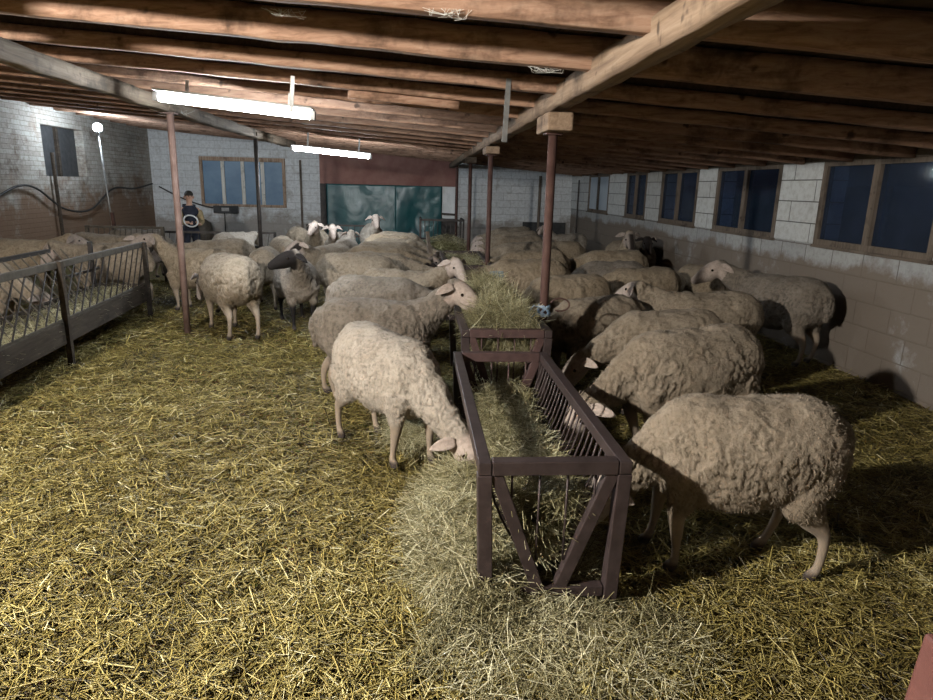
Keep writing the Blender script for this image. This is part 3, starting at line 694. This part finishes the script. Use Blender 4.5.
# ------------------------------------------------------------------ sheep
def loft_np(pts, ra, rb, n=22, side0=(0, 1, 0), flat=0.0):
    """closed tube through pts with half widths ra (side) and rb (vertical)"""
    pts = np.array(pts, float); m = len(pts)
    T = np.gradient(pts, axis=0); T /= np.linalg.norm(T, axis=1, keepdims=True)
    V = np.zeros((m, n, 3)); sd = np.array(side0, float)
    a = np.arange(n)*2*np.pi/n
    for i in range(m):
        sd = sd-T[i]*sd.dot(T[i]); sd /= np.linalg.norm(sd); u = np.cross(T[i], sd)
        V[i] = pts[i]+np.outer(np.cos(a)*ra[i], sd)+np.outer(np.sin(a)*rb[i], u)
    idx = np.arange(m*n).reshape(m, n); nx = np.roll(idx, -1, 1)
    F = [tuple(x) for x in np.stack([idx[:-1].ravel(), nx[:-1].ravel(), nx[1:].ravel(), idx[1:].ravel()], 1)]
    V = list(map(tuple, V.reshape(-1, 3))); c0 = len(V); V.append(tuple(pts[0])); V.append(tuple(pts[-1]))
    for k in range(n):
        F.append((c0, (k+1) % n, k)); F.append((c0+1, (m-1)*n+k, (m-1)*n+(k+1) % n))
    return V, F
def resample(P, Rr, k=6):
    """Catmull-Rom through stations with radii"""
    Q = np.hstack([np.array(P, float), np.array(Rr, float)]); out = []
    n = len(Q)
    for i in range(n-1):
        p0, p1, p2, p3 = Q[max(i-1, 0)], Q[i], Q[i+1], Q[min(i+2, n-1)]
        for j in range(k):
            t = j/k; out.append(.5*((2*p1)+(p2-p0)*t+(2*p0-5*p1+4*p2-p3)*t*t+(3*p1-p0-3*p2+p3)*t**3))
    out.append(Q[-1]); Q = np.array(out); Q[:, 3:] = np.clip(Q[:, 3:], .004, None); return Q[:, :3], Q[:, 3:]
def unit(p, y):
    p, y = R(p), R(y); return np.array([math.cos(p)*math.cos(y), math.cos(p)*math.sin(y), math.sin(p)])
def seg_d(P, a, b):
    a = np.array(a, float); b = np.array(b, float); d = b-a; t = np.clip(((P-a)@d)/(d@d), 0, 1)
    return np.linalg.norm(P-(a+t[:, None]*d), axis=1), t
def sstep(x, a, b):
    t = np.clip((x-a)/(b-a), 0, 1); return t*t*(3-2*t)
DG = None
def sheep_mesh(neck=(20, 0), head=(-20, 0), legs=(0, 0, 0, 0), vox=.014, mark=0, seed=0, fat=1., shaggy=1., nl=.34, mesh_mat='cream', drop=0.):
    """legs = forward swing (m) of the feet: front left, front right, rear left, rear right"""
    parts = []
    st = [(-.515, .60, .05, .06), (-.495, .60, .105, .125), (-.44, .595, .165, .19), (-.35, .59, .205, .232), (-.20, .575, .232, .25), (-.02, .565, .245, .258),
          (.14, .57, .228, .258), (.27, .59, .192, .238), (.36, .60, .14, .18), (.40, .60, .06, .09)]
    P, Q = resample([(s[0], 0, s[1]) for s in st], [(s[2]*fat, s[3]) for s in st])
    # a slightly hollow back and higher rump
    P[:, 2] += .012*np.cos((P[:, 0]+.35)*6)
    parts.append(loft_np(P, Q[:, 0], Q[:, 1], 28))
    nd = unit(*neck); hd = unit(*head)
    S0 = np.array((.20, 0, .60)); C1 = np.array((.36, 0, .635+.06*math.sin(R(neck[0]))))
    E = C1+nd*nl - np.array((0, 0, drop))
    bz = [(1-t)**2*S0+2*t*(1-t)*C1+t*t*E for t in np.linspace(0, 1, 7)]
    nr = [(.17, .21), (.155, .195), (.135, .17), (.112, .142), (.092, .118), (.078, .098), (.068, .085)]
    P, Q = resample(bz, nr, 4); parts.append(loft_np(P, Q[:, 0], Q[:, 1], 22))
    K = 1.2   # head size
    sdh = np.cross(hd, np.array([0, 0, 1.])); sdh = -sdh/(np.linalg.norm(sdh)+1e-9); uph = np.cross(hd, sdh)
    if uph[2] < 0 and abs(hd[2]) < .99: uph = -uph
    hs = [(-.065, -.004, .04, .045), (-.03, 0, .062, .068), (.02, .004, .069, .074), (.07, .004, .064, .074), (.12, .0, .053, .066), (.17, -.006, .043, .054), (.215, -.015, .037, .044), (.245, -.022, .03, .034), (.262, -.026, .014, .016)]
    P, Q = resample([E+hd*s[0]*K+uph*s[1]*K for s in hs], [(s[2]*K*.95, s[3]*K) for s in hs], 4)
    parts.append(loft_np(P, Q[:, 0], Q[:, 1], 20, tuple(sdh)))
    # jaw
    P, Q = resample([E+hd*.036-uph*.054, E+hd*.12-uph*.062, E+hd*.204-uph*.055, E+hd*.27-uph*.050], [(.046, .036), (.038, .031), (.028, .024), (.021, .017)], 4)
    parts.append(loft_np(P, Q[:, 0], Q[:, 1], 14, tuple(sdh)))
    bones = []
    for i, (sx, fr) in enumerate(((1, 1), (-1, 1), (1, 0), (-1, 0))):
        d = legs[i]
        if fr: ch = [(.27, .11, .50, .10, .12), (.265, .125, .40, .062, .082), (.285+d*.3, .125, .29, .038, .047), (.275+d*.6, .12, .19, .027, .031), (.27+d*.85, .12, .10, .0195, .0205), (.275+d, .12, .045, .024, .026), (.295+d, .12, .02, .026, .034), (.30+d, .12, .003, .024, .032)]
        else: ch = [(-.32, .10, .54, .12, .16), (-.30, .125, .42, .092, .125), (-.335+d*.25, .13, .33, .055, .072), (-.40+d*.6, .13, .245, .029, .038), (-.405+d*.8, .13, .16, .0215, .0245), (-.39+d*.95, .13, .08, .021, .022), (-.375+d, .13, .045, .024, .027), (-.355+d, .13, .02, .026, .034), (-.35+d, .13, .003, .024, .032)]
        P, Q = resample([(c[0], c[1]*sx, c[2]) for c in ch], [(c[3], c[4]) for c in ch], 4)
        parts.append(loft_np(P, Q[:, 0], Q[:, 1], 14)); bones.append([(c[0], c[1]*sx, c[2]) for c in ch])
    # tail
    P, Q = resample([(-.43, 0, .73), (-.505, 0, .68), (-.535, 0, .57), (-.52, 0, .45)], [(.06, .05), (.052, .04), (.044, .03), (.022, .016)], 4)
    parts.append(loft_np(P, Q[:, 0], Q[:, 1], 12))
    V = []; F = []
    for v, f_ in parts:
        b = len(V); V += v; F += [tuple(b+i for i in q) for q in f_]
    me = bpy.data.meshes.new('tmp'); me.from_pydata([tuple(v) for v in V], [], F)
    bm = bmesh.new(); bm.from_mesh(me); bmesh.ops.recalc_face_normals(bm, faces=bm.faces); bm.to_mesh(me); bm.free()
    o = bpy.data.objects.new('tmp', me); COL.objects.link(o)
    m = o.modifiers.new('r', 'REMESH'); m.mode = 'VOXEL'; m.voxel_size = vox; m.use_smooth_shade = True
    m2 = o.modifiers.new('s', 'SMOOTH'); m2.factor = .5; m2.iterations = max(2, int(.045/vox))
    dg = bpy.context.evaluated_depsgraph_get(); out = bpy.data.meshes.new_from_object(o.evaluated_get(dg), depsgraph=dg)
    bpy.data.objects.remove(o); bpy.data.meshes.remove(me)
    nv = len(out.vertices); co = np.zeros(nv*3, np.float32); out.vertices.foreach_get('co', co); co = co.reshape(-1, 3).astype(float)
    no = np.zeros(nv*3, np.float32); out.vertices.foreach_get('normal', no); no = no.reshape(-1, 3).astype(float)
    # bare skin mask
    dh, th = seg_d(co, E-hd*.02, E+hd*.32)
    along = (co-E)@hd; bare = sstep(along, -.035, .015)*(dh < .14)
    headm = (bare > .01).astype(float)
    for i, bn in enumerate(bones):
        fr = i < 2; top = .335 if fr else .34
        dl, _ = seg_d(co, bn[3], bn[-1]); d2, _ = seg_d(co, bn[2], bn[3]); dl = np.minimum(dl, d2)
        bare = np.maximum(bare, sstep(-co[:, 2], -top, -top+.06)*(dl < .085))
    # fleece relief: wavy cracks that open with the belly bulge
    wool = 1-bare
    W = co*np.array([1., 1, .55]); wob = np.stack([vnoise(co, 9, seed+k) for k in range(3)], 1)*.03
    r1 = 1-np.abs(vnoise((co+wob)*np.array([1.2, 1.2, .42]), 40, seed+5)); r2 = 1-np.abs(vnoise((co+wob)*np.array([1, 1, .6]), 75, seed+6))
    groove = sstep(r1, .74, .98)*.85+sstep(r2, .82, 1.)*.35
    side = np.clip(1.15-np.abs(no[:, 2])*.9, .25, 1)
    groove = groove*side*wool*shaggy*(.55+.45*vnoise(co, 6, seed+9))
    disp = .011*vnoise(co, 11, seed+1)+.006*vnoise(co, 28, seed+2) - .019*groove + .006
    co2 = co+no*(disp*wool)[:, None]
    out.vertices.foreach_set('co', co2.astype(np.float32).ravel())
    mk = np.zeros(nv)
    if mark == 1:   # dark eye patches
        for s_ in (-1, 1):
            d, _ = seg_d(co, E+hd*.03+sdh*s_*.07+uph*.015, E+hd*.13+sdh*s_*.07+uph*.0); mk = np.maximum(mk, sstep(-d, -.06, -.045))
    if mark == 2:   # dark stripe on the nose and cheeks
        mk = sstep(along, .02, .06)*sstep(-np.abs((co-E)@sdh), -.05, -.02)
    # ears: cupped leaves, added to the same body mesh
    EV = []; EF = []
    for s_ in (-1, 1):
        base = E+hd*.0+sdh*s_*.072+uph*.034
        ax = sdh*s_*.74-uph*.36-hd*.46; ax /= np.linalg.norm(ax); wd = np.cross(ax, hd*.35+uph*.5); wd = np.cross(uph*.75+hd*.4, ax); wd /= np.linalg.norm(wd); nn = np.cross(ax, wd)
        n = 9; b = len(EV)
        for i in range(n+1):
            t = i/n; hw = .036*math.sin(math.pi*min(1, (t*.9+.1)))**.7*(1.05-t*.25)+.003; c = base+ax*(.155*t)+np.array([0, 0, -1])*.035*t*t
            for j in range(5):
                q = (j-2)/2; EV.append(c+wd*hw*q+nn*(q*q*.016)*math.sin(math.pi*min(1, t+.15)))
            for j in range(5):
                q = (2-j)/2; EV.append(c+wd*hw*q+nn*(q*q*.016*math.sin(math.pi*min(1, t+.15))+.006))
        for i in range(n):
            for j in range(10): EF.append((b+i*10+j, b+i*10+(j+1) % 10, b+(i+1)*10+(j+1) % 10, b+(i+1)*10+j))
        EF.append(tuple(b+j for j in range(9, -1, -1))); EF.append(tuple(b+n*10+j for j in range(10)))
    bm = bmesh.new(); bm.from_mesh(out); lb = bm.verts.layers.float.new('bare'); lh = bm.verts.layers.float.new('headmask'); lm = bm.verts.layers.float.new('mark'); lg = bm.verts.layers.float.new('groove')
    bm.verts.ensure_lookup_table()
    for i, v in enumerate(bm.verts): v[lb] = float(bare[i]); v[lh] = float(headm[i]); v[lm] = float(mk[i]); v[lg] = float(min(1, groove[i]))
    vs = [bm.verts.new(tuple(v)) for v in EV]
    for v in vs: v[lb] = 1.; v[lh] = 1.
    for f_ in EF:
        ff = bm.faces.new([vs[i] for i in f_]); ff.smooth = True
    bm.to_mesh(out); bm.free(); out.name = 'body'
    out.materials.clear(); out.materials.append(SM[mesh_mat])
    eyes = [(E+hd*.094+sdh*s_*.0685+uph*.026) for s_ in (-1, 1)]
    return dict(me=out, eyes=eyes, co=co2, no=no, wool=wool, groove=groove, hd=hd, E=E)
_eye = None
def eye_mesh():
    global _eye
    if _eye is None:
        bm = bmesh.new(); bmesh.ops.create_uvsphere(bm, u_segments=12, v_segments=8, radius=.0135); _eye = bpy.data.meshes.new('eye'); bm.to_mesh(_eye); bm.free(); _eye.materials.append(M['eye'])
    return _eye
def fleece(d, n, ln, parent, mat, seed):
    """short curled wool tips standing off the body"""
    p = d['wool']*np.clip(1.2-d['groove'], .1, 1)*(d['wool'] > .6); r = np.random.default_rng(seed); k = r.choice(len(p), n, p=p/p.sum())
    c = d['co'][k]+r.normal(0, .004, (n, 3)); nn = d['no'][k]
    dr = nn*.75+np.array([-.25, 0, -.55])+r.normal(0, .38, (n, 3)); dr -= nn*np.minimum(0, (dr*nn).sum(1)-.25)[:, None]; dr /= np.linalg.norm(dr, axis=1, keepdims=True)
    sd = np.cross(dr, nn+r.normal(0, .3, (n, 3))); sd /= np.linalg.norm(sd, axis=1, keepdims=True)+1e-6
    L = r.uniform(.5, 1.2, n)[:, None]*ln; w = r.uniform(.0008, .0018, n)[:, None]; c = c-nn*.005
    mid = c+dr*L*.55+nn*.002; tip = c+dr*L+np.array([0, 0, -1])*L*.3+r.normal(0, .003, (n, 3))
    V = np.stack([c-sd*w, c+sd*w, mid-sd*w*.8, mid+sd*w*.8, tip-sd*w*.3, tip+sd*w*.3], 1).reshape(-1, 3)
    b = (np.arange(n)*6)[:, None]; F = np.concatenate([np.concatenate([b, b+1, b+3, b+2], 1), np.concatenate([b+2, b+3, b+5, b+4], 1)])
    return mesh_np('fleece', V, F, mat, parent, True)
SHEEP_N = 0
def sheep(x, y, rz, label, col='cream', neck=(-10, 0), head=(-40, 0), legs=None, s=1., vox=.019, locks=0, group='flock of sheep', **kw):
    global SHEEP_N; SHEEP_N += 1; rr = random.Random(SHEEP_N*13)
    if legs is None: legs = tuple(rr.uniform(-.07, .07) for _ in range(4))
    d = sheep_mesh(neck, head, legs, vox, seed=SHEEP_N*3, mesh_mat=col, **kw)
    e = empty('sheep', (x, y, 0), R(rz), label, 'sheep', group); e.scale = (s, s, s)
    b = bpy.data.objects.new('body', d['me']); link(b, e)
    for p in d['eyes']: o = bpy.data.objects.new('eye', eye_mesh()); link(o, e); o.location = p
    if locks: fleece(d, locks, .012, e, SM[col], SHEEP_N)
    return e
LOW = dict(neck=(-38, 0), head=(-52, 0)); VLOW = dict(neck=(-52, 0), head=(-48, 0)); MID = dict(neck=(-12, 0), head=(-42, 0)); UP = dict(neck=(48, 0), head=(-22, 0))
# --- left of the racks, heads to the right
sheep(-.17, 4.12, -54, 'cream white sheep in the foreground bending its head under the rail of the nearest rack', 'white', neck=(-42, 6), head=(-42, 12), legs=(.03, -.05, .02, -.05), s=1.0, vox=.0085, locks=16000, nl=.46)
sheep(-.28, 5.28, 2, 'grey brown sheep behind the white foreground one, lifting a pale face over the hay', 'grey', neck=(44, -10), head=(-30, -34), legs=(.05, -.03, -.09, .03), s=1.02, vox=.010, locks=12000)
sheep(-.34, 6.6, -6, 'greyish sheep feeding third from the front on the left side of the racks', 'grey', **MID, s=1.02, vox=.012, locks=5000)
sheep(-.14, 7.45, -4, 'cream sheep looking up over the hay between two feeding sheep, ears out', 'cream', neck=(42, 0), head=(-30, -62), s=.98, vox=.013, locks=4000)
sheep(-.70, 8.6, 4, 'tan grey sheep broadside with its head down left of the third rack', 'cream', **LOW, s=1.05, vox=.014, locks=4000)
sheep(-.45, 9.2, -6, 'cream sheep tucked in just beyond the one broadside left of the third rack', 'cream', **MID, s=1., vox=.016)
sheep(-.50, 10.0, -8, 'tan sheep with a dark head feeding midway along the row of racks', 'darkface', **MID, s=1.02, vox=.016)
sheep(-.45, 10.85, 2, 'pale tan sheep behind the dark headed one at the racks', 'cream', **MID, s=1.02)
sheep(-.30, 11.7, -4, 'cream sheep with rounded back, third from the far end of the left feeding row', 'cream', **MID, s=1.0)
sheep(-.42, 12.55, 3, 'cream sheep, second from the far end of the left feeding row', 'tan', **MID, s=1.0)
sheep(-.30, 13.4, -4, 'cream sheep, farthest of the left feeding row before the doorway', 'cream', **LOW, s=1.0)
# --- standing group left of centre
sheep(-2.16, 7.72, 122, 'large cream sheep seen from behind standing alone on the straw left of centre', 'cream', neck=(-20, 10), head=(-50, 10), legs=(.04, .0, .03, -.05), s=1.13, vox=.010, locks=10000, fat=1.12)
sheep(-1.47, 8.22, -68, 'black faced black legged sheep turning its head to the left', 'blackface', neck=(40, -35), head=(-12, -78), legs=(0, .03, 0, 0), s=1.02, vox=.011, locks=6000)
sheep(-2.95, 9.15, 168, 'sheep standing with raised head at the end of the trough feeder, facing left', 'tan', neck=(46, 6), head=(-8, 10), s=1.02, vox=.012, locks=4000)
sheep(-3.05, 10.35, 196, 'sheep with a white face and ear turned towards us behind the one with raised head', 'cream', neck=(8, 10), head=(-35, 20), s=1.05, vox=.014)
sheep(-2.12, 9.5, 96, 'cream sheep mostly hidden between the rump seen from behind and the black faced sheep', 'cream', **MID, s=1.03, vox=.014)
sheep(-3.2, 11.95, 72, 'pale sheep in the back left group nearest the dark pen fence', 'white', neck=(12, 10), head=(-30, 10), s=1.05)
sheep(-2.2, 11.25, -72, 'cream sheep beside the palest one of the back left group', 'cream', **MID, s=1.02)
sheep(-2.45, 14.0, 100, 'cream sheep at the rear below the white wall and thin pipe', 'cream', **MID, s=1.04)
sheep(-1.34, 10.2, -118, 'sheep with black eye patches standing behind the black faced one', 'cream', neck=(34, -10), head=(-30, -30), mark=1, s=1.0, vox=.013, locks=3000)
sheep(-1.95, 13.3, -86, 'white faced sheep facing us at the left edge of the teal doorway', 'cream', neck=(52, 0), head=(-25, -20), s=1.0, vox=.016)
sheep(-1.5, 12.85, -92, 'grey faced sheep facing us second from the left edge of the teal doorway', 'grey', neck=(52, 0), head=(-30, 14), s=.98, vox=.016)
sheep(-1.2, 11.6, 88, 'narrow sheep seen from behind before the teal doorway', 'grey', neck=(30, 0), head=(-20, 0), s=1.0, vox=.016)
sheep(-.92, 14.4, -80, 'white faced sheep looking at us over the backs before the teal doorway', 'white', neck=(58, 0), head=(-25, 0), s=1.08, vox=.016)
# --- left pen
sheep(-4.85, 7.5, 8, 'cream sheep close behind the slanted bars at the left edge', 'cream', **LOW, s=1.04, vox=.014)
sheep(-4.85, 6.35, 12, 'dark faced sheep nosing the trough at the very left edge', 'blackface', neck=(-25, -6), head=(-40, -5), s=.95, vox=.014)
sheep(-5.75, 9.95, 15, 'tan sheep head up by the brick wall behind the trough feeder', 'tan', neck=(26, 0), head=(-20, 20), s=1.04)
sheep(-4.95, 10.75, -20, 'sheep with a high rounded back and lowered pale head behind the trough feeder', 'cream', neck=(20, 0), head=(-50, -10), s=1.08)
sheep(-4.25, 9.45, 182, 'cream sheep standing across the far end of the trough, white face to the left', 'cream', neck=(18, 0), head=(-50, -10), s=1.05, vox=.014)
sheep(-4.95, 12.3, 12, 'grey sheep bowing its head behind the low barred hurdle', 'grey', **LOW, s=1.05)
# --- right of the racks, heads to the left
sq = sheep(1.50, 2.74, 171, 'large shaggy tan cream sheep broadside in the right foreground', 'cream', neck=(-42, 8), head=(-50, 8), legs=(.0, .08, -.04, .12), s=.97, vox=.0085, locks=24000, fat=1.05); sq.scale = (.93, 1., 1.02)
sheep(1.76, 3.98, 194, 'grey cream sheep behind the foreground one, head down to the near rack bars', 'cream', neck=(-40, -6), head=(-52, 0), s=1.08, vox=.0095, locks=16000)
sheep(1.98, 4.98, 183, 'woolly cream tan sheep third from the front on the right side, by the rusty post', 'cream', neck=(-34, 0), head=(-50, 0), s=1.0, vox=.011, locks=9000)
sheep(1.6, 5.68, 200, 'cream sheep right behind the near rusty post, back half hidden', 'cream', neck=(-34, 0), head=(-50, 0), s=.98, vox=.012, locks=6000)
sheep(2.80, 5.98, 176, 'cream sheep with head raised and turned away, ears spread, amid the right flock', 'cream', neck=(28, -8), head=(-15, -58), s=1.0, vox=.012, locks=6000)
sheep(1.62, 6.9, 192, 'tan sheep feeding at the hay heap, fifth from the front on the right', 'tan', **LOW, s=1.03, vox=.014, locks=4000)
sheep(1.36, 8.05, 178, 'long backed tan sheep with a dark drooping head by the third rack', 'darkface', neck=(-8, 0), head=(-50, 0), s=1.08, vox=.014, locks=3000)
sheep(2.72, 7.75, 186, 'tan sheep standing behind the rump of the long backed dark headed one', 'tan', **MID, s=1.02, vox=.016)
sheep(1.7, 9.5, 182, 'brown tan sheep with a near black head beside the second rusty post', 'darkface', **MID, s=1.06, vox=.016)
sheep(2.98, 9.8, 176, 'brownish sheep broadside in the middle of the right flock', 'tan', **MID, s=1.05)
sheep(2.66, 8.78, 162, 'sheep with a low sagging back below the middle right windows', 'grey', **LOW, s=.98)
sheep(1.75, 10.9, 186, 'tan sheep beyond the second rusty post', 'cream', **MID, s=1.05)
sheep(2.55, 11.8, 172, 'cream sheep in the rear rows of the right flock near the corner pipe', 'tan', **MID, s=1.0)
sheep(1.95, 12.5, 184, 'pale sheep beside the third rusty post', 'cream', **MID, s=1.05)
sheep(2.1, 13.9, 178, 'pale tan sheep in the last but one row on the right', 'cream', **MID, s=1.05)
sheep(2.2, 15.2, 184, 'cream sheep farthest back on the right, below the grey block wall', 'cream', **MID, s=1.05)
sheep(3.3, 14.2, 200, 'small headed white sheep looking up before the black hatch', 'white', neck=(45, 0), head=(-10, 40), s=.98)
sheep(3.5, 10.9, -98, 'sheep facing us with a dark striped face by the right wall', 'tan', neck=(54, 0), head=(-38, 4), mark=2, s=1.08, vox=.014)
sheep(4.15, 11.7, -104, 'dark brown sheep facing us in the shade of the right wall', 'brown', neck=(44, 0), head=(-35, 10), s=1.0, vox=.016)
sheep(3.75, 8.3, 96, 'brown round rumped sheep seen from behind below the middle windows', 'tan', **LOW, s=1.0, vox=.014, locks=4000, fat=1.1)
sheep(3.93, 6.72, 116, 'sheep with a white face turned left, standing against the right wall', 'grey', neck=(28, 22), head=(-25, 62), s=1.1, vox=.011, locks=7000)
# ------------------------------------------------------------------ the standing person
def skin_mesh(name, verts, edges, rad, mat, parent=None, sub=2):
    me = bpy.data.meshes.new(name); me.from_pydata(verts, edges, []); o = bpy.data.objects.new(name, me); COL.objects.link(o)
    m = o.modifiers.new('k', 'SKIN'); m.use_smooth_shade = True
    for i, r in enumerate(rad):
        sv = me.skin_vertices[0].data[i]; sv.radius = (r, r) if not hasattr(r, '__len__') else r
    me.skin_vertices[0].data[0].use_root = True
    s = o.modifiers.new('u', 'SUBSURF'); s.levels = sub; s.render_levels = sub
    dg = bpy.context.evaluated_depsgraph_get(); out = bpy.data.meshes.new_from_object(o.evaluated_get(dg), depsgraph=dg); bpy.data.objects.remove(o)
    out.materials.clear(); out.materials.append(mat); out.name = name
    for p in out.polygons: p.use_smooth = True
    o = bpy.data.objects.new(name, out); return link(o, parent)
M['skinp'] = m_simple('face_skin', (.42, .25, .18), (.5, .32, .24), 6, .6)
M['overall'] = m_simple('navy_work_clothes', (.008, .010, .018), (.02, .024, .038), 10, .85)
M['sleeve'] = m_simple('tan_sleeve', (.20, .15, .08), (.30, .24, .14), 12, .9)
M['hair'] = m_simple('dark_hair', (.012, .01, .008), (.03, .025, .02), 30, .7)
e = empty('person', (-4.42, 13.4, -.05), R(-58), 'person in dark work clothes with tan sleeves standing behind the pinkish post', 'person'); e.scale = (.93, .93, .9)
# x forward, y left; body pelvis-rooted
v = [(0, 0, .92), (0, 0, 1.08), (.01, 0, 1.25), (.02, 0, 1.38), (.03, 0, 1.47), (.05, 0, 1.545), (.06, 0, 1.62), (.055, 0, 1.69),
     (0, .10, .86), (.03, .105, .48), (-.01, .11, .09), (.10, .12, .035), (0, -.10, .86), (.02, -.11, .48), (-.02, -.11, .09), (.09, -.13, .035),
     (.01, .175, 1.38), (.03, .235, 1.12), (.24, .13, 1.06), (.31, .09, 1.07), (.01, -.175, 1.38), (.05, -.235, 1.12), (.27, -.14, 1.1), (.34, -.10, 1.12)]
ed = [(0, 1), (1, 2), (2, 3), (3, 4), (4, 5), (5, 6), (6, 7), (0, 8), (8, 9), (9, 10), (10, 11), (0, 12), (12, 13), (13, 14), (14, 15), (3, 16), (16, 17), (17, 18), (18, 19), (3, 20), (20, 21), (21, 22), (22, 23)]
rd = [(.14, .11), (.13, .10), (.14, .11), (.13, .09), .055, .06, (.082, .095), (.07, .08), .09, .06, .045, .04, .09, .06, .045, .04, .065, .048, .035, .028, .065, .048, .035, .028]
i1 = [0, 1, 2, 3, 8, 9, 10, 11, 12, 13, 14, 15, 16, 20]
skin_mesh('body', v, ed, [(tuple(q*.72 for q in r) if hasattr(r, '__len__') else r*.72) if i in i1 + [17, 21] else r for i, r in enumerate(rd)], M['skinp'], e)
def sub(ids, k=1.13):
    mp = {a: i for i, a in enumerate(ids)}
    return [v[a] for a in ids], [(mp[a], mp[b]) for a, b in ed if a in mp and b in mp], [tuple(q*k for q in rd[a]) if hasattr(rd[a], '__len__') else rd[a]*k for a in ids]
a_ = sub(i1, 1.16); skin_mesh('overalls', *a_, M['overall'], e)
skin_mesh('jacket', [(0, 0, 1.0), (0, 0, 1.12), (.01, 0, 1.27), (.015, 0, 1.385), (.028, 0, 1.45), (.01, .165, 1.385), (.01, -.165, 1.385)], [(0, 1), (1, 2), (2, 3), (3, 4), (3, 5), (3, 6)], [(.155, .13), (.15, .13), (.165, .135), (.175, .135), .075, .105, .105], M['overall'], e)
for ids in ([16, 17, 18], [20, 21, 22]):
    a_ = sub(ids, 1.4); skin_mesh('sleeve', *a_, M['sleeve'], e)
bm = bmesh.new(); bmesh.ops.create_uvsphere(bm, u_segments=18, v_segments=12, radius=1.)
for q in bm.verts: q.co = Vector((q.co.x*.104-.012, q.co.y*.088, q.co.z*.085+.06))
bmesh.ops.delete(bm, geom=[q for q in bm.verts if q.co.z < .02 and q.co.x > -.02], context='VERTS')
me = bpy.data.meshes.new('hair'); bm.to_mesh(me); bm.free(); me.materials.append(M['hair']); o = bpy.data.objects.new('hair', me); link(o, e); o.location = (.06, 0, 1.63)
MB().tube([(.145, 0, 1.665), (.175, 0, 1.63), (.15, 0, 1.615)], [.012, .016, .012], 8).build('nose', M['skinp'], e, smooth=True)
for sy in (-1, 1):
    MB().tube([(.05, sy*.082, 1.60), (.045, sy*.094, 1.63), (.05, sy*.082, 1.665)], [.01, .016, .01], 8).build('ear', M['skinp'], e, smooth=True)
    o = bpy.data.objects.new('eye', eye_mesh()); link(o, e); o.location = (.142, sy*.032, 1.655); o.scale = (.7, .7, .7)
    for k in range(4):
        y0 = sy*(.095-.016*k); ln = (.05, .062, .066, .056)[k]
        MB().tube([(.32, y0, 1.09), (.32+ln*.6, y0*.95, 1.10), (.32+ln, y0*.9, 1.075)], [.0105, .0095, .007], 8).build('finger', M['skinp'], e, smooth=True)
    MB().tube([(.29, sy*.06, 1.10), (.315, sy*.035, 1.125), (.345, sy*.03, 1.12)], [.012, .011, .008], 8).build('thumb', M['skinp'], e, smooth=True)
pts = [(-4.30+.13*math.cos(a), 13.08-.04*math.sin(a), .98+.11*math.sin(a)) for a in np.linspace(0, 6.6, 28)]
o = MB().tube(pts, .014, 8).build('hose_loop', M['plastic'], None, smooth=True); tag(o, 'pale loop of hose held by the standing person', 'hose')
# ------------------------------------------------------------------ night outside, colour management
w = bpy.data.worlds.new('night'); SC.world = w; w.use_nodes = True
bg = w.node_tree.nodes['Background']; bg.inputs[0].default_value = (.10, .2, .5, 1); bg.inputs[1].default_value = .035
SC.view_settings.view_transform = 'Standard'; SC.view_settings.look = 'None'; SC.view_settings.exposure = 0.0; SC.view_settings.gamma = 1.0
SC.view_settings.use_curve_mapping = False
SC.cycles.diffuse_bounces = 2
